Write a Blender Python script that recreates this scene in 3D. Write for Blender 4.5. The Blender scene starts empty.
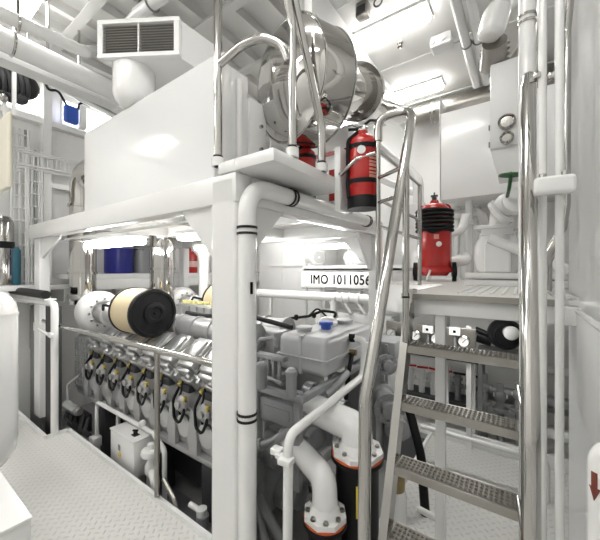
import bpy, bmesh, math, random
from mathutils import Vector, Matrix, Euler
random.seed(7)
PI = math.pi
SC = bpy.context.scene
COL = SC.collection
V = Vector
# ------------------------------------------------------------ camera geometry (eye at 0,0,1.6, level, turned 35.4 deg)
FPX, YAW, EYE = 312.5, math.radians(35.4), 1.6
def P(px, py, d=None, X=None, Y=None, Z=None):
    """world point on the sight line of a pixel, at a given distance or on a given plane"""
    u, v = (px - 300) / FPX, (270 - py) / FPX
    dx = -math.sin(YAW) + math.cos(YAW) * u
    dy = math.cos(YAW) + math.sin(YAW) * u
    if d is None:
        if X is not None: d = X / dx
        elif Y is not None: d = Y / dy
        else: d = (Z - EYE) / v
    return V((dx * d, dy * d, EYE + v * d))

# ------------------------------------------------------------ materials
def base_nodes(name):
    m = bpy.data.materials.new(name); m.use_nodes = True
    nt = m.node_tree; b = nt.nodes['Principled BSDF']
    return m, nt, b
def mat(name, col, rough=.4, metal=0., var=.04, scale=6., bump=0., bscale=60., coat=0., rvar=0., spec=.5):
    m, nt, b = base_nodes(name)
    b.inputs['Roughness'].default_value = rough
    b.inputs['Metallic'].default_value = metal
    b.inputs['Coat Weight'].default_value = coat
    b.inputs['Specular IOR Level'].default_value = spec
    tc = nt.nodes.new('ShaderNodeTexCoord')
    no = nt.nodes.new('ShaderNodeTexNoise'); no.inputs['Scale'].default_value = scale; no.inputs['Detail'].default_value = 3
    nt.links.new(tc.outputs['Object'], no.inputs['Vector'])
    mx = nt.nodes.new('ShaderNodeMix'); mx.data_type = 'RGBA'
    mx.inputs[6].default_value = tuple(c * (1 - var) for c in col) + (1,)
    mx.inputs[7].default_value = tuple(min(1, c * (1 + var)) for c in col) + (1,)
    nt.links.new(no.outputs['Fac'], mx.inputs[0]); nt.links.new(mx.outputs[2], b.inputs['Base Color'])
    if rvar:
        mr = nt.nodes.new('ShaderNodeMapRange')
        mr.inputs[3].default_value = max(0.02, rough - rvar); mr.inputs[4].default_value = rough + rvar
        nt.links.new(no.outputs['Fac'], mr.inputs[0]); nt.links.new(mr.outputs[0], b.inputs['Roughness'])
    if bump:
        n2 = nt.nodes.new('ShaderNodeTexNoise'); n2.inputs['Scale'].default_value = bscale
        nt.links.new(tc.outputs['Object'], n2.inputs['Vector'])
        bp = nt.nodes.new('ShaderNodeBump'); bp.inputs['Strength'].default_value = bump; bp.inputs['Distance'].default_value = .01
        nt.links.new(n2.outputs['Fac'], bp.inputs['Height']); nt.links.new(bp.outputs['Normal'], b.inputs['Normal'])
    return m
def emit(name, col, strength):
    m, nt, b = base_nodes(name)
    b.inputs['Base Color'].default_value = (.9, .9, .9, 1)
    b.inputs['Emission Color'].default_value = col + (1,)
    b.inputs['Emission Strength'].default_value = strength
    return m
def tread_plate(name, col, s=.036, rough=.45, metal=0., worn=.10):
    """lozenge studs turning with each cell, raised by bump"""
    m, nt, b = base_nodes(name); N = nt.nodes; L = nt.links
    b.inputs['Roughness'].default_value = rough; b.inputs['Metallic'].default_value = metal
    tc = N.new('ShaderNodeTexCoord'); sp = N.new('ShaderNodeSeparateXYZ'); L.new(tc.outputs['Object'], sp.inputs[0])
    def mth(op, a, bb=None):
        n = N.new('ShaderNodeMath'); n.operation = op
        for i, q in enumerate((a, bb)):
            if q is None: continue
            if isinstance(q, (int, float)): n.inputs[i].default_value = q
            else: L.new(q, n.inputs[i])
        return n.outputs[0]
    u = mth('DIVIDE', mth('ADD', sp.outputs[0], sp.outputs[1]), s * 1.414)
    v = mth('DIVIDE', mth('SUBTRACT', sp.outputs[0], sp.outputs[1]), s * 1.414)
    fu, fv = mth('FLOOR', u), mth('FLOOR', v)
    par = mth('FLOORED_MODULO', mth('ADD', fu, fv), 2.0)
    a, c = mth('SUBTRACT', mth('SUBTRACT', u, fu), .5), mth('SUBTRACT', mth('SUBTRACT', v, fv), .5)
    def lerp(p, q): return mth('ADD', mth('MULTIPLY', p, mth('SUBTRACT', 1.0, par)), mth('MULTIPLY', q, par))
    x, y = lerp(a, c), lerp(c, a)
    e = mth('ADD', mth('POWER', mth('ABSOLUTE', mth('DIVIDE', x, .46)), 2.0), mth('POWER', mth('ABSOLUTE', mth('DIVIDE', y, .17)), 2.0))
    mr = N.new('ShaderNodeMapRange'); mr.interpolation_type = 'SMOOTHSTEP'
    mr.inputs[1].default_value = 1.0; mr.inputs[2].default_value = .35; L.new(e, mr.inputs[0])
    bp = N.new('ShaderNodeBump'); bp.inputs['Strength'].default_value = .8; bp.inputs['Distance'].default_value = .004
    L.new(mr.outputs[0], bp.inputs['Height']); L.new(bp.outputs['Normal'], b.inputs['Normal'])
    mx = N.new('ShaderNodeMix'); mx.data_type = 'RGBA'
    mx.inputs[6].default_value = col + (1,); mx.inputs[7].default_value = tuple(k * (1 - worn) for k in col) + (1,)
    L.new(mr.outputs[0], mx.inputs[0]); L.new(mx.outputs[2], b.inputs['Base Color'])
    return m

# ------------------------------------------------------------ mesh builder (world coordinates)
class MB:
    def __init__(self): self.bm = bmesh.new(); self.wn = False
    def _smooth(self, faces):
        for f in faces: f.smooth = True
    def box(self, c, s, rot=None, bev=0., seg=2):
        m = Matrix.Translation(V(c))
        if rot is not None: m = m @ (rot if isinstance(rot, Matrix) else Euler(rot).to_matrix().to_4x4())
        m = m @ Matrix.Diagonal((s[0], s[1], s[2], 1))
        r = bmesh.ops.create_cube(self.bm, size=1, matrix=m)
        if bev > 0:
            es = list({e for v in r['verts'] for e in v.link_edges})
            q = bmesh.ops.bevel(self.bm, geom=es, offset=min(bev, min(s) * .49), segments=seg, affect='EDGES', profile=.5, clamp_overlap=True)
            if seg >= 3:
                self.wn = True
                for f in {f for v in q['verts'] for f in v.link_faces}: f.smooth = True
        return self
    def bx(self, x0, x1, y0, y1, z0, z1, bev=0., seg=2):
        return self.box(((x0 + x1) / 2, (y0 + y1) / 2, (z0 + z1) / 2), (abs(x1 - x0), abs(y1 - y0), abs(z1 - z0)), None, bev, seg)
    def _frame(self, t):
        t = t.normalized(); a = V((0, 0, 1)) if abs(t.z) < .95 else V((1, 0, 0))
        n = t.cross(a).normalized(); return n, t.cross(n).normalized()
    def lathe(self, prof, p0, axis, n=24, smooth=True, ang=0.):
        """prof: (radius, height along axis) pairs; radius 0 closes"""
        p0 = V(p0); t = V(axis).normalized(); a, b = self._frame(t); rings = []
        for r, h in prof:
            c = p0 + t * h
            if r <= 1e-6: rings.append([self.bm.verts.new(c)])
            else: rings.append([self.bm.verts.new(c + (a * math.cos(ang + 2 * PI * i / n) + b * math.sin(ang + 2 * PI * i / n)) * r) for i in range(n)])
        fs = []
        for A, B in zip(rings, rings[1:]):
            for i in range(n):
                j = (i + 1) % n
                if len(A) == 1 and len(B) == 1: continue
                if len(A) == 1: q = (A[0], B[j], B[i])
                elif len(B) == 1: q = (A[i], A[j], B[0])
                else: q = (A[i], A[j], B[j], B[i])
                try: fs.append(self.bm.faces.new(q))
                except ValueError: pass
        if smooth: self._smooth(fs)
        return self
    def cyl(self, p0, p1, r, r1=None, n=20, smooth=True):
        p0, p1 = V(p0), V(p1); L = (p1 - p0).length; r1 = r if r1 is None else r1
        return self.lathe([(0, 0), (r, 0), (r1, L), (0, L)], p0, p1 - p0, n, smooth)
    def path(self, pts, bend, k=7):
        pts = [V(p) for p in pts]; out = [pts[0]]
        for i in range(1, len(pts) - 1):
            a, c, b = pts[i - 1], pts[i], pts[i + 1]
            d0, d1 = (a - c), (b - c); l0, l1 = d0.length, d1.length
            if l0 < 1e-6 or l1 < 1e-6: continue
            ang = d0.angle(d1, PI)
            if ang > PI - .02: out.append(c); continue
            t = min(bend / max(math.tan(ang / 2), .05), .48 * l0, .48 * l1)
            s, e = c + d0 / l0 * t, c + d1 / l1 * t
            for q in range(k + 1):
                w = q / k; out.append(s * (1 - w) ** 2 + c * 2 * w * (1 - w) * (1.0) + e * w * w)
        out.append(pts[-1]); return out
    def tube(self, pts, r, bend=.06, n=12, k=7, caps=True, flat=None):
        ps = self.path(pts, bend, k) if bend else [V(p) for p in pts]
        m = len(ps); rad = r if isinstance(r, (list, tuple)) else None
        tan = []
        for i in range(m):
            d = ps[min(i + 1, m - 1)] - ps[max(i - 1, 0)]; tan.append(d.normalized() if d.length > 1e-9 else V((0, 0, 1)))
        a, b = self._frame(tan[0]); rings = []
        for i in range(m):
            if i:
                ax = tan[i - 1].cross(tan[i])
                if ax.length > 1e-7:
                    R = Matrix.Rotation(tan[i - 1].angle(tan[i]), 3, ax.normalized()); a = R @ a; b = R @ b
            rr = r if rad is None else rad[0] + (rad[1] - rad[0]) * i / (m - 1)
            rings.append([self.bm.verts.new(ps[i] + (a * math.cos(2 * PI * j / n) + b * math.sin(2 * PI * j / n)) * rr) for j in range(n)])
        fs = []
        for A, B in zip(rings, rings[1:]):
            for i in range(n): fs.append(self.bm.faces.new((A[i], A[(i + 1) % n], B[(i + 1) % n], B[i])))
        self._smooth(fs)
        if caps: self.bm.faces.new(rings[0][::-1]); self.bm.faces.new(rings[-1])
        return self
    def prism(self, poly, vec):
        vec = V(vec); A = [self.bm.verts.new(V(p)) for p in poly]; B = [self.bm.verts.new(V(p) + vec) for p in poly]
        n = len(A); self.bm.faces.new(A[::-1]); self.bm.faces.new(B)
        for i in range(n): self.bm.faces.new((A[i], A[(i + 1) % n], B[(i + 1) % n], B[i]))
        return self
    def torus(self, c, axis, R, r, n=28, m=8):
        c = V(c); t = V(axis).normalized(); a, b = self._frame(t)
        return self.ring([c + (a * math.cos(2 * PI * i / n) + b * math.sin(2 * PI * i / n)) * R for i in range(n)], c, t, r, m)
    def ring(self, pts, c, t, r, m):
        n = len(pts); rings = []
        for p in pts:
            o = (p - c).normalized()
            rings.append([self.bm.verts.new(p + (o * math.cos(2 * PI * j / m) + t * math.sin(2 * PI * j / m)) * r) for j in range(m)])
        fs = []
        for i in range(n):
            A, B = rings[i], rings[(i + 1) % n]
            for j in range(m): fs.append(self.bm.faces.new((A[j], A[(j + 1) % m], B[(j + 1) % m], B[j])))
        self._smooth(fs); return self
    def sphere(self, c, r, s=(1, 1, 1), n=18):
        q = bmesh.ops.create_uvsphere(self.bm, u_segments=n, v_segments=n // 2, radius=r, matrix=Matrix.Translation(V(c)) @ Matrix.Diagonal((s[0], s[1], s[2], 1)))
        self._smooth({f for v in q['verts'] for f in v.link_faces}); return self
    def build(self, name, material, parent=None, label=None, cat=None, group=None, kind=None, origin=None):
        bm = self.bm
        bmesh.ops.recalc_face_normals(bm, faces=bm.faces)
        if parent is not None: org = root_loc(parent)
        elif origin is not None: org = V(origin)
        else:
            lo = [min(v.co[i] for v in bm.verts) for i in range(3)]; hi = [max(v.co[i] for v in bm.verts) for i in range(3)]
            org = V(((lo[0] + hi[0]) / 2, (lo[1] + hi[1]) / 2, lo[2]))
        bmesh.ops.translate(bm, verts=bm.verts, vec=-org)
        me = bpy.data.meshes.new(name); bm.to_mesh(me); bm.free()
        for m_ in (material if isinstance(material, (list, tuple)) else [material]): me.materials.append(m_)
        try: me.set_sharp_from_angle(angle=math.radians(42))
        except Exception: pass
        o = bpy.data.objects.new(name, me); COL.objects.link(o)
        if parent is not None: o.parent = parent
        else: o.location = org
        if self.wn:
            w = o.modifiers.new('normals', 'WEIGHTED_NORMAL'); w.keep_sharp = True
        tag(o, label, cat, group, kind); return o
def root_loc(o):
    while o.parent is not None: o = o.parent
    return V(o.location)
def tag(o, label=None, cat=None, group=None, kind=None):
    if label: o['label'] = label
    if cat: o['category'] = cat
    if group: o['group'] = group
    if kind: o['kind'] = kind
    return o
def thing(name, label, cat, loc, group=None):
    o = bpy.data.objects.new(name, None); COL.objects.link(o); o.location = V(loc); o.empty_display_size = .1
    return tag(o, label, cat, group)
def dup(root, loc, label, rotz=0.):
    """copy of a thing with copies of its parts and sub-parts, mesh data shared"""
    def rec(o, par):
        c = o.copy(); COL.objects.link(c)
        if par is not None: c.parent = par
        for ch in list(o.children): rec(ch, c)
        return c
    r = rec(root, None); r.location = V(loc); r.rotation_euler = (0, 0, rotz); r['label'] = label
    return r
def clamp(parent, p, axis, r, m, w=.012, name='pipe_clamp'):
    """two dark bands round a pipe"""
    a = V(axis).normalized(); p = V(p)
    mb = MB()
    for s in (-1, 1):
        q = p + a * (s * w * 1.3)
        mb.lathe([(r * .98, -w / 2), (r + .005, -w / 2), (r + .005, w / 2), (r * .98, w / 2)], q, a, 20)
    return mb.build(name, m, parent)
# ------------------------------------------------------------ materials
WHITE = mat('white_gloss_paint', (.76, .76, .755), .20, var=.015, scale=2, coat=.15)
WALLW = mat('white_wall_paint', (.74, .74, .73), .30, var=.02, scale=1.5)
CEILW = mat('ceiling_paint', (.66, .66, .645), .33, var=.03, scale=2)
CASEW = mat('casing_gloss_white', (.74, .745, .745), .10, var=.01, scale=2, coat=.4)
OFFW = mat('cool_white_paint', (.71, .715, .71), .32, var=.02, scale=3)
STEEL = mat('polished_steel', (.48, .47, .45), .09, 1., var=.03, scale=4)
MIRROR = mat('mirror_steel', (.52, .51, .49), .05, 1., var=.02, scale=2, bump=.10, bscale=3.5)
BRUSH = mat('brushed_steel', (.36, .345, .32), .32, 1., var=.08, scale=20, rvar=.08)
ALU = mat('cast_aluminium', (.60, .60, .605), .30, .85, var=.06, scale=14, bump=.03, bscale=90)
CASTG = mat('silver_engine_paint', (.40, .40, .405), .33, .35, var=.08, scale=8, bump=.10, bscale=70)
ENGG = mat('engine_grey_paint', (.31, .315, .325), .33, .3, var=.08, scale=7)
MIDG = mat('mid_grey_paint', (.21, .213, .218), .45, .1, var=.1, scale=7)
DARKG = mat('dark_grey_metal', (.045, .046, .05), .5, .2, var=.2, scale=9)
TANKG = mat('light_grey_plastic', (.42, .425, .435), .33, var=.03, scale=4)
BLACK = mat('black_rubber', (.008, .008, .009), .5, var=.2, scale=12, spec=.22)
BLACKP = mat('black_plastic', (.010, .010, .011), .42, var=.1, scale=12, spec=.3)
RED = mat('red_paint', (.43, .014, .012), .25, var=.06, scale=5, coat=.3)
BLUE = mat('blue_plastic', (.012, .016, .22), .35, var=.08, scale=5)
BLUEC = mat('blue_cap', (.03, .09, .42), .35)
TEAL = mat('teal_paint', (.02, .12, .17), .4)
YELLOW = mat('yellow_plastic', (.75, .58, .05), .4)
PLUG = mat('dull_yellow_plug', (.50, .40, .10), .45)
ORANGE = mat('orange_gasket', (.58, .10, .025), .5)
TREADM = mat('worn_tread_steel', (.20, .19, .17), .48, .7, var=.12, scale=20)
CREAM = mat('cream_filter_paper', (.58, .485, .315), .65, var=.06, scale=10, bump=.05, bscale=120)
BEIGE = mat('beige_board', (.70, .66, .55), .5, var=.04, scale=3)
BROWNR = mat('brown_red_decal', (.17, .035, .02), .5)
GREEN = mat('dark_green_paint', (.02, .10, .03), .4)
BRASS = mat('brass', (.30, .23, .12), .3, 1.)
INK = mat('black_ink', (.008, .008, .008), .9, spec=0.)
BILGE = mat('bilge_paint', (.30, .30, .30), .5, var=.25, scale=3)
GLASSD = mat('gauge_face', (.85, .85, .83), .15, coat=.5)
FLOORM = tread_plate('white_tread_plate', (.64, .635, .615), .042, worn=.13)
DECKM = tread_plate('grey_tread_plate', (.64, .635, .61), .034, worn=.15)
LAMP = emit('lamp_diffuser', (1., .982,  .945), 18.)
LAMPU = emit('lamp_diffuser_under_gantry', (1., .985, .95), 18.)
# ------------------------------------------------------------ THE ROOM
S = 'structure'
CEIL, XL, XR, YB, YF = 4.2, -5.3, 1.6, 5.3, -1.8
m = MB()
m.bx(XL, XR, YF, 1.02, -.05, 0); m.bx(-3.68, XR, 1.02, 1.2, -.05, 0)
m.bx(-.72, XR, 1.2, 3.2, -.05, 0); m.bx(XL, XR, 3.2, YB, -.05, 0)
m.build('floor', FLOORM, kind=S, origin=(0, 0, 0))
m = MB(); m.bx(XL, -.62, .95, 3.3, -.46, -.40); m.build('floor_bilge', BILGE, kind=S)
m = MB()
m.bx(XL, -3.68, .98, 1.02, -.40, -.05); m.bx(-3.68, -.72, 1.16, 1.2, -.40, -.05); m.bx(-.76, -.72, 1.2, 3.2, -.40, -.05); m.bx(XL, -.72, 3.2, 3.24, -.40, -.05)
m.build('trim_2', MIDG, kind=S)
m = MB()   # raised coaming round the engine pit
m.bx(-3.68, -.72, 1.185, 1.21, -.02, .03); m.bx(-3.69, -3.665, 1.02, 1.21, -.02, .03); m.bx(XL, -3.68, 1.0, 1.03, -.02, .03); m.bx(-.735, -.71, 1.2, 3.2, -.02, .03)
m.build('trim_1', WHITE, kind=S)
m = MB(); m.bx(-.72, XR, 3.2, 3.23, 0, .11, .004); m.build('baseboard_back', WHITE, kind=S)
m = MB(); m.bx(XL, XR, YF, YB, CEIL, CEIL + .08); ceil = m.build('ceiling', CEILW, kind=S, origin=(0, 0, CEIL))
# deck beams: a lattice over the gantry side, fine seams over the ladder side
for i in range(11):
    x = -5.0 + i * .34
    b = MB(); b.bx(x - .012, x + .012, YF + .1, YB - .05, CEIL - .10, CEIL); b.bx(x - .03, x + .03, YF + .1, YB - .05, CEIL - .108, CEIL - .10)
    b.build('beam', CEILW, ceil)
for y in (-.9, .3, 1.25, 2.0, 2.75, 3.5, 4.3):
    b = MB(); b.bx(XL + .05, -1.58, y - .02, y + .02, CEIL - .16, CEIL - .108); b.bx(XL + .05, -1.58, y - .045, y + .045, CEIL - .168, CEIL - .16)
    b.build('beam', CEILW, ceil)
b = MB(); b.bx(-1.6, -1.52, YF, YB, CEIL - .28, CEIL); b.build('beam', WHITE, ceil)
for y in (2.75, 3.95, 5.0):
    b = MB(); b.bx(-1.5, XR, y - .012, y + .012, CEIL - .012, CEIL); b.build('panel_seam', WHITE, ceil)
for x in (-.55, .55):
    b = MB(); b.bx(x - .012, x + .012, YF, YB, CEIL - .012, CEIL); b.build('panel_seam', WHITE, ceil)
def wall(name, x0, x1, y0, y1, z0=-.05, z1=CEIL, mt=WALLW, bev=0, seg=2):
    m = MB(); m.bx(x0, x1, y0, y1, z0, z1, bev, seg); return m.build(name, mt, kind=S)
wall('wall_left', XL - .1, XL, YF, YB, -.5)
wl = wall('wall_back', XL - .1, XR + .1, YB, YB + .1)
wall('wall_front', XL - .1, XR + .1, YF - .1, YF)
wall('wall_right', XR, XR + .1, YF, YB)
# the near bulkhead beside the ladder, a smooth white casing with rounded edge
wall('wall_bulkhead', .215, .75, YF, 2.36, 0, CEIL, OFFW, .045, 5)
# wall frames, panels and ledges on the hull side
b = MB()
for y in (1.45, 2.35, 3.4, 4.5):
    b.bx(XL, XL + .14, y - .045, y + .045, 0, CEIL - .02)
for z in (3.58, 2.75, 1.45): b.bx(XL, XL + .11, YF, YB, z - .035, z + .035)
b.build('trim_3', WHITE, kind=S)
b = MB()
for x in (-4.3, -3.2, -2.1, -1.0, .1): b.bx(x - .02, x + .02, YB - .03, YB, 0, CEIL)
b.bx(XL, XR, YB - .05, YB, 1.40, 1.50)
b.build('trim_4', WHITE, kind=S)
# ------------------------------------------------------------ LAMPS
def lamp(c, L, w, label, group, along='x', mt=LAMP, h=.075, mount=None):
    """box fitting with rounded glowing diffuser underneath"""
    c = V(c)
    t = thing('ceiling_light', label, 'light', c, group)
    sx, sy = (L, w) if along == 'x' else (w, L)
    MB().box(c + V((0, 0, -h * .2)), (sx, sy, h * .4), None, .008).build('housing', WHITE, t)
    MB().box(c + V((0, 0, -h * .72)), (sx * .96, sy * .92, h * .64), None, h * .3, 4).build('diffuser', mt, t)
    if mount:
        for s in (-1, 1):
            q = c + (V((s * L * .3, 0, 0)) if along == 'x' else V((0, s * L * .3, 0)))
            MB().cyl(q, q + V((0, 0, mount)), .012, n=8).build('hanger', WHITE, t)
    return t
G1, G2, G3 = 'ceiling lights of the engine room', 'lights under the gantry deck', 'strip lights on the hull side'
lamp((-1.13, 3.25, CEIL), .78, .24, 'long glowing ceiling light beside the ceiling junction box, nearer the ladder', G1)
lamp((-1.28, 4.62, CEIL), .80, .24, 'long glowing ceiling light close to the far wall, above the silver duct', G1)
lamp((-3.52, .83, CEIL - .17), .75, .22, 'ceiling light above the thick bent ceiling pipe', G1)
hid = 'ceiling light over the walkway, unseen and put in for its light'
lamp((-4.85, -.5, 3.72), .62, .2, hid, G1, mount=.4); lamp((-3.3, -1.35, CEIL - .17), 1.2, .24, hid, G1); lamp((-2.3, -.9, CEIL - .17), 1.2, .24, hid, G1)  # unseen lamps put in as fill; the hung one gives the casing its reflection
lamp((-.75, -.9, CEIL), 1.1, .24, hid, G1); lamp((-.75, .7, CEIL), 1.1, .24, hid, G1)
lamp((-2.6, 4.5, CEIL - .17), 1.0, .24, 'unseen added ceiling light behind the white casing and the mirror drum', G1)  # hidden by the casing, an extra source for room brightness
lamp((-3.0, 3.75, 2.48), .8, .16, 'hidden light added over the passage between the gantry and the flat white cabinet', G1, mount=1.6)  # added out of sight behind the gantry beam to brighten the cabinet wall
lamp((1.15, 3.6, CEIL), .7, .24, 'unseen added ceiling light behind the near bulkhead', G1, 'y')  # extra unseen source, added to help light the room
lamp((-3.27, 1.44, 1.935), .98, .19, 'white lit lamp under the gantry deck, in front of the blue drum', G2, mt=LAMPU, h=.10)
lamp((-2.12, 1.62, 1.93), .60, .13, 'short lit lamp under the gantry deck, half behind the white corner gusset', G2, mt=LAMPU)
lamp((-1.95, 3.22, 1.93), .90, .13, 'lit lamp under the gantry edge, above the white electric motors', G2, mt=LAMPU, mount=.16)
lamp((-.48, 2.75, 1.40), .6, .14, 'added fill lamp under the raised walkway above the machinery racks', G2, mt=LAMPU)  # no known fitting here; added to brighten the gauges and racks
lamp((-2.9, 2.5, 1.93), 1.0, .14, 'lit lamp under the gantry deck between the exhaust risers and the corner post', G2, mt=LAMPU)
for i, (y, lb) in enumerate(((1.05, 'bright strip light high on the hull side behind the black fan housing'), (1.98, 'bright strip light high on the hull side beside the blue junction box'))):
    t = thing('strip_light', lb, 'light', (XL + .04, y, 3.74), G3)
    MB().bx(XL + .001, XL + .03, y - .34, y + .34, 3.66, 4.0, .006).build('housing', WHITE, t)
    MB().bx(XL + .03, XL + .08, y - .33, y + .33, 3.68, 3.98, .02, 3).build('diffuser', emit('strip_diffuser_%d' % i, (1, .985, .95), 5.), t)
# ------------------------------------------------------------ GANTRY (platform frame round the engine)
ZT = 2.10
GX0, GX1, GY0, GY1 = -4.55, -1.18, 1.10, 3.10
g = thing('gantry_frame', 'white painted steel gantry frame standing over the engine', 'platform', ((GX0 + GX1) / 2, 2.1, -.4))
MB().bx(GX1 - .20, GX1 - .005, GY0, GY0 + .14, -.4, ZT - .01, .022, 3).build('post', WHITE, g)
MB().bx(GX0, GX0 + .19, GY0 + .05, GY0 + .15, -.05, ZT - .01, .012, 3).build('post', WHITE, g)
MB().bx(-1.275, -1.16, GY1 - .11, GY1, -.4, ZT - .01, .012, 3).build('post', WHITE, g)
MB().bx(GX0 + .02, GX0 + .14, GY1 - .11, GY1, -.4, ZT - .01, .012, 3).build('post', WHITE, g)
def flared(x, y):
    return MB().lathe([(0, -.4), (.065, -.4), (.065, 1.72), (.085, 1.79), (.16, 1.88), (.16, 1.95), (0, 1.95)], (x, y, 0), (0, 0, 1), 20)
flared(-3.55, 2.72).build('post', WHITE, g)
MB().bx(GX0, GX1, GY0, GY0 + .12, ZT - .15, ZT, .006).build('beam', WHITE, g)
MB().bx(GX0, GX1, GY1 - .12, GY1, ZT - .15, ZT, .006).build('beam', WHITE, g)
MB().bx(GX1 - .12, GX1, GY0 + .12, GY1 - .12, ZT - .15, ZT, .006).build('beam', WHITE, g)
MB().bx(GX0, GX0 + .12, GY0 + .12, GY1 - .12, ZT - .15, ZT, .006).build('beam', WHITE, g)
for x in (-3.4, -2.4): MB().bx(x - .03, x + .03, GY0 + .12, GY1 - .12, ZT - .11, ZT - .01).build('beam', WHITE, g)
MB().bx(GX0 + .12, GX1 - .12, 2.08, 2.14, ZT - .11, ZT - .01).build('beam', WHITE, g)
def gus(a, b, c, t): MB().prism([a, b, c], t).build('gusset', WHITE, g)
zb = ZT - .15
xb = GX1 - .20
MB().prism([(xb, 1.13, zb), (xb - .30, 1.13, zb), (xb - .26, 1.13, zb - .05), (xb, 1.13, zb - .30)], (0, .02, 0)).build('gusset', WHITE, g)
xb = GX0 + .19
MB().prism([(xb, 1.17, zb), (xb + .55, 1.17, zb), (xb + .5, 1.17, zb - .04), (xb, 1.17, zb - .22)], (0, .02, 0)).build('gusset', WHITE, g)
gus((GX1 - .05, 1.24, zb), (GX1 - .05, 1.52, zb), (GX1 - .05, 1.24, zb - .27), (.02, 0, 0))
MB().prism([(GX1 - .09, GY1 - .11, zb), (GX1 - .09, GY1 - .42, zb), (GX1 - .09, GY1 - .36, zb - .07), (GX1 - .09, GY1 - .11, zb - .36)], (.03, 0, 0)).build('gusset', WHITE, g)
gus((GX1 - .14, GY1 - .06, zb), (GX1 - .45, GY1 - .06, zb), (GX1 - .14, GY1 - .06, zb - .3), (0, .02, 0))
# landing slab that overhangs the gantry by the handrails
MB().bx(GX1 + .001, -.92, 1.088, 1.79, ZT, ZT + .06, .004).build('landing', WHITE, g)
MB().bx(GX1 - .12, GX1 + .001, 1.088, 1.79, ZT + .001, ZT + .06, .004).build('landing', WHITE, g)
m = MB(); m.bx(GX0 + .02, GX1 - .01, GY0 + .13, GY1 - .02, ZT - .012, ZT + .004); m.build('deck_plate', CEILW, g)
# white casing that stands on the gantry
CX0, CX1, CY0, CY1, CZ = -3.22, -1.43, 1.17, 1.44, 2.83
t = thing('machinery_casing', 'large plain white casing standing on the gantry deck', 'casing', (-2.3, 1.3, ZT))
MB().bx(CX0, CX1, CY0, CY1, ZT + .006, CZ, .008, 3).build('body', CASEW, t)
m = MB(); m.bx(CX1, CX1 + .02, CY0 + .03, CY0 + .11, ZT + .06, CZ - .02, .004); m.build('edge_strip', WHITE, t)
MB().bx(CX1, CX1 + .03, CY0 + .16, CY0 + .20, ZT + .01, CZ - .06, .01).build('edge_strip', WHITE, t)
MB().bx(CX1 - .5, CX1 + .012, CY1 + .001, CY1 + .16, ZT + .006, CZ - .12, .01).build('side_panel', OFFW, t)
for z in (2.25, 2.40, 2.55): MB().cyl((CX1 + .012, CY1 + .1, z), (CX1 + .03, CY1 + .1, z), .012, n=8).build('bolt', STEEL, t)
# air vent head on its neck
vc = P(138.5, 38, d=2.22); rz = YAW
R = Matrix.Rotation(rz - .06, 4, 'Z')
def vloc(a, b, c): return vc + (R.to_3x3() @ V((a, b, c)))
t = thing('air_vent', 'white ventilation head with a louvred grille on the white casing', 'vent', (vc.x, vc.y, CZ))
def vbox(n, a, s, mt, bev=.006): MB().box(vloc(*a), s, R, bev).build(n, mt, t)
W, H, D = .60, .27, .62
m = MB()
for a, s in (((0, .02, H / 2 - .015), (W, .06, .03)), ((0, .02, -H / 2 + .015), (W, .06, .03)), ((-W / 2 + .02, .02, 0), (.04, .058, H - .06)), ((W / 2 - .02, .02, 0), (.04, .058, H - .06)), ((0, .02, 0), (.012, .05, H - .05))):
    m.box(vloc(*a), s, R, .003)
m.build('frame', WHITE, t)
m = MB()
for k in range(11):
    z = -H / 2 + .04 + k * (H - .08) / 10
    m.box(vloc(0, .008, z), (W - .07, .026, .006), R @ Matrix.Rotation(.6, 4, 'X'))
gr = m.build('grille', BRUSH, t)
vbox('back_plate', (0, .027, 0), (W - .05, .006, H - .04), MIDG, 0)
fa, fb = vloc(-W / 2 + .004, .032, -H / 2 - .002), vloc(W / 2 - .004, .032, -H / 2 - .002); yc = fb.y + .42
m = MB(); m.prism([fa, fb, (fb.x, yc, fb.z), (fa.x, yc, fb.z)], (0, 0, H + .003)); m.build('hood', WHITE, t)
c0 = vloc(-.12, .15, -H / 2)
m = MB(); m.lathe([(0, 0), (.145, 0), (.145, c0.z - CZ - .09), (.13, c0.z - CZ - .04), (.09, c0.z - CZ - .005), (0, c0.z - CZ - .001)], (c0.x, c0.y, c0.z), (0, 0, -1), 24); m.build('neck', WHITE, t)
# pipe that follows the corner post and the gantry edge
t = thing('white_pipe', 'thick white pipe climbing the gantry corner post and bending under the landing', 'pipe', (-1.115, 1.13, -.4))
pr = .048
MB().tube([(-1.14, 1.14, -.4), (-1.14, 1.14, 2.035), (-1.125, 2.72, 2.035)], pr, .17, 20, 10).build('tube', WHITE, t)
for p, a in (((-1.14, 1.14, 1.80), (0, 0, 1)), ((-1.14, 1.14, .86), (0, 0, 1)), ((-1.133, 1.50, 2.035), (0, 1, 0)), ((-1.126, 2.6, 2.035), (0, 1, 0))):
    k = clamp(t, p, a, pr, BLACKP)
MB().bx(GX1 - .0, -1.115, 1.135, 1.16, 1.845, 1.875).build('bracket', STEEL, t)
m = MB(); m.bx(-1.094, -1.09, 1.115, 1.13, 1.48, 1.54); m.build('label_strip', INK, t)
# slim pipe just under the gantry front beam
t = thing('conduit', 'slim white conduit under the front edge of the gantry', 'conduit', (-2.4, 1.3, 1.93))
MB().tube([(-4.0, 1.27, 1.925), (-1.75, 1.27, 1.925), (-1.62, 1.27, 1.93)], .012, .03, 8).build('tube', WHITE, t)
MB().sphere((-1.63, 1.27, 1.90), .03).build('end_box', WHITE, t)
MB().tube([(-1.63, 1.27, 1.88), (-1.65, 1.28, 1.76), (-1.60, 1.3, 1.70), (-1.52, 1.3, 1.72)], .006, .05, 6).build('cable', WHITE, t)
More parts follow.
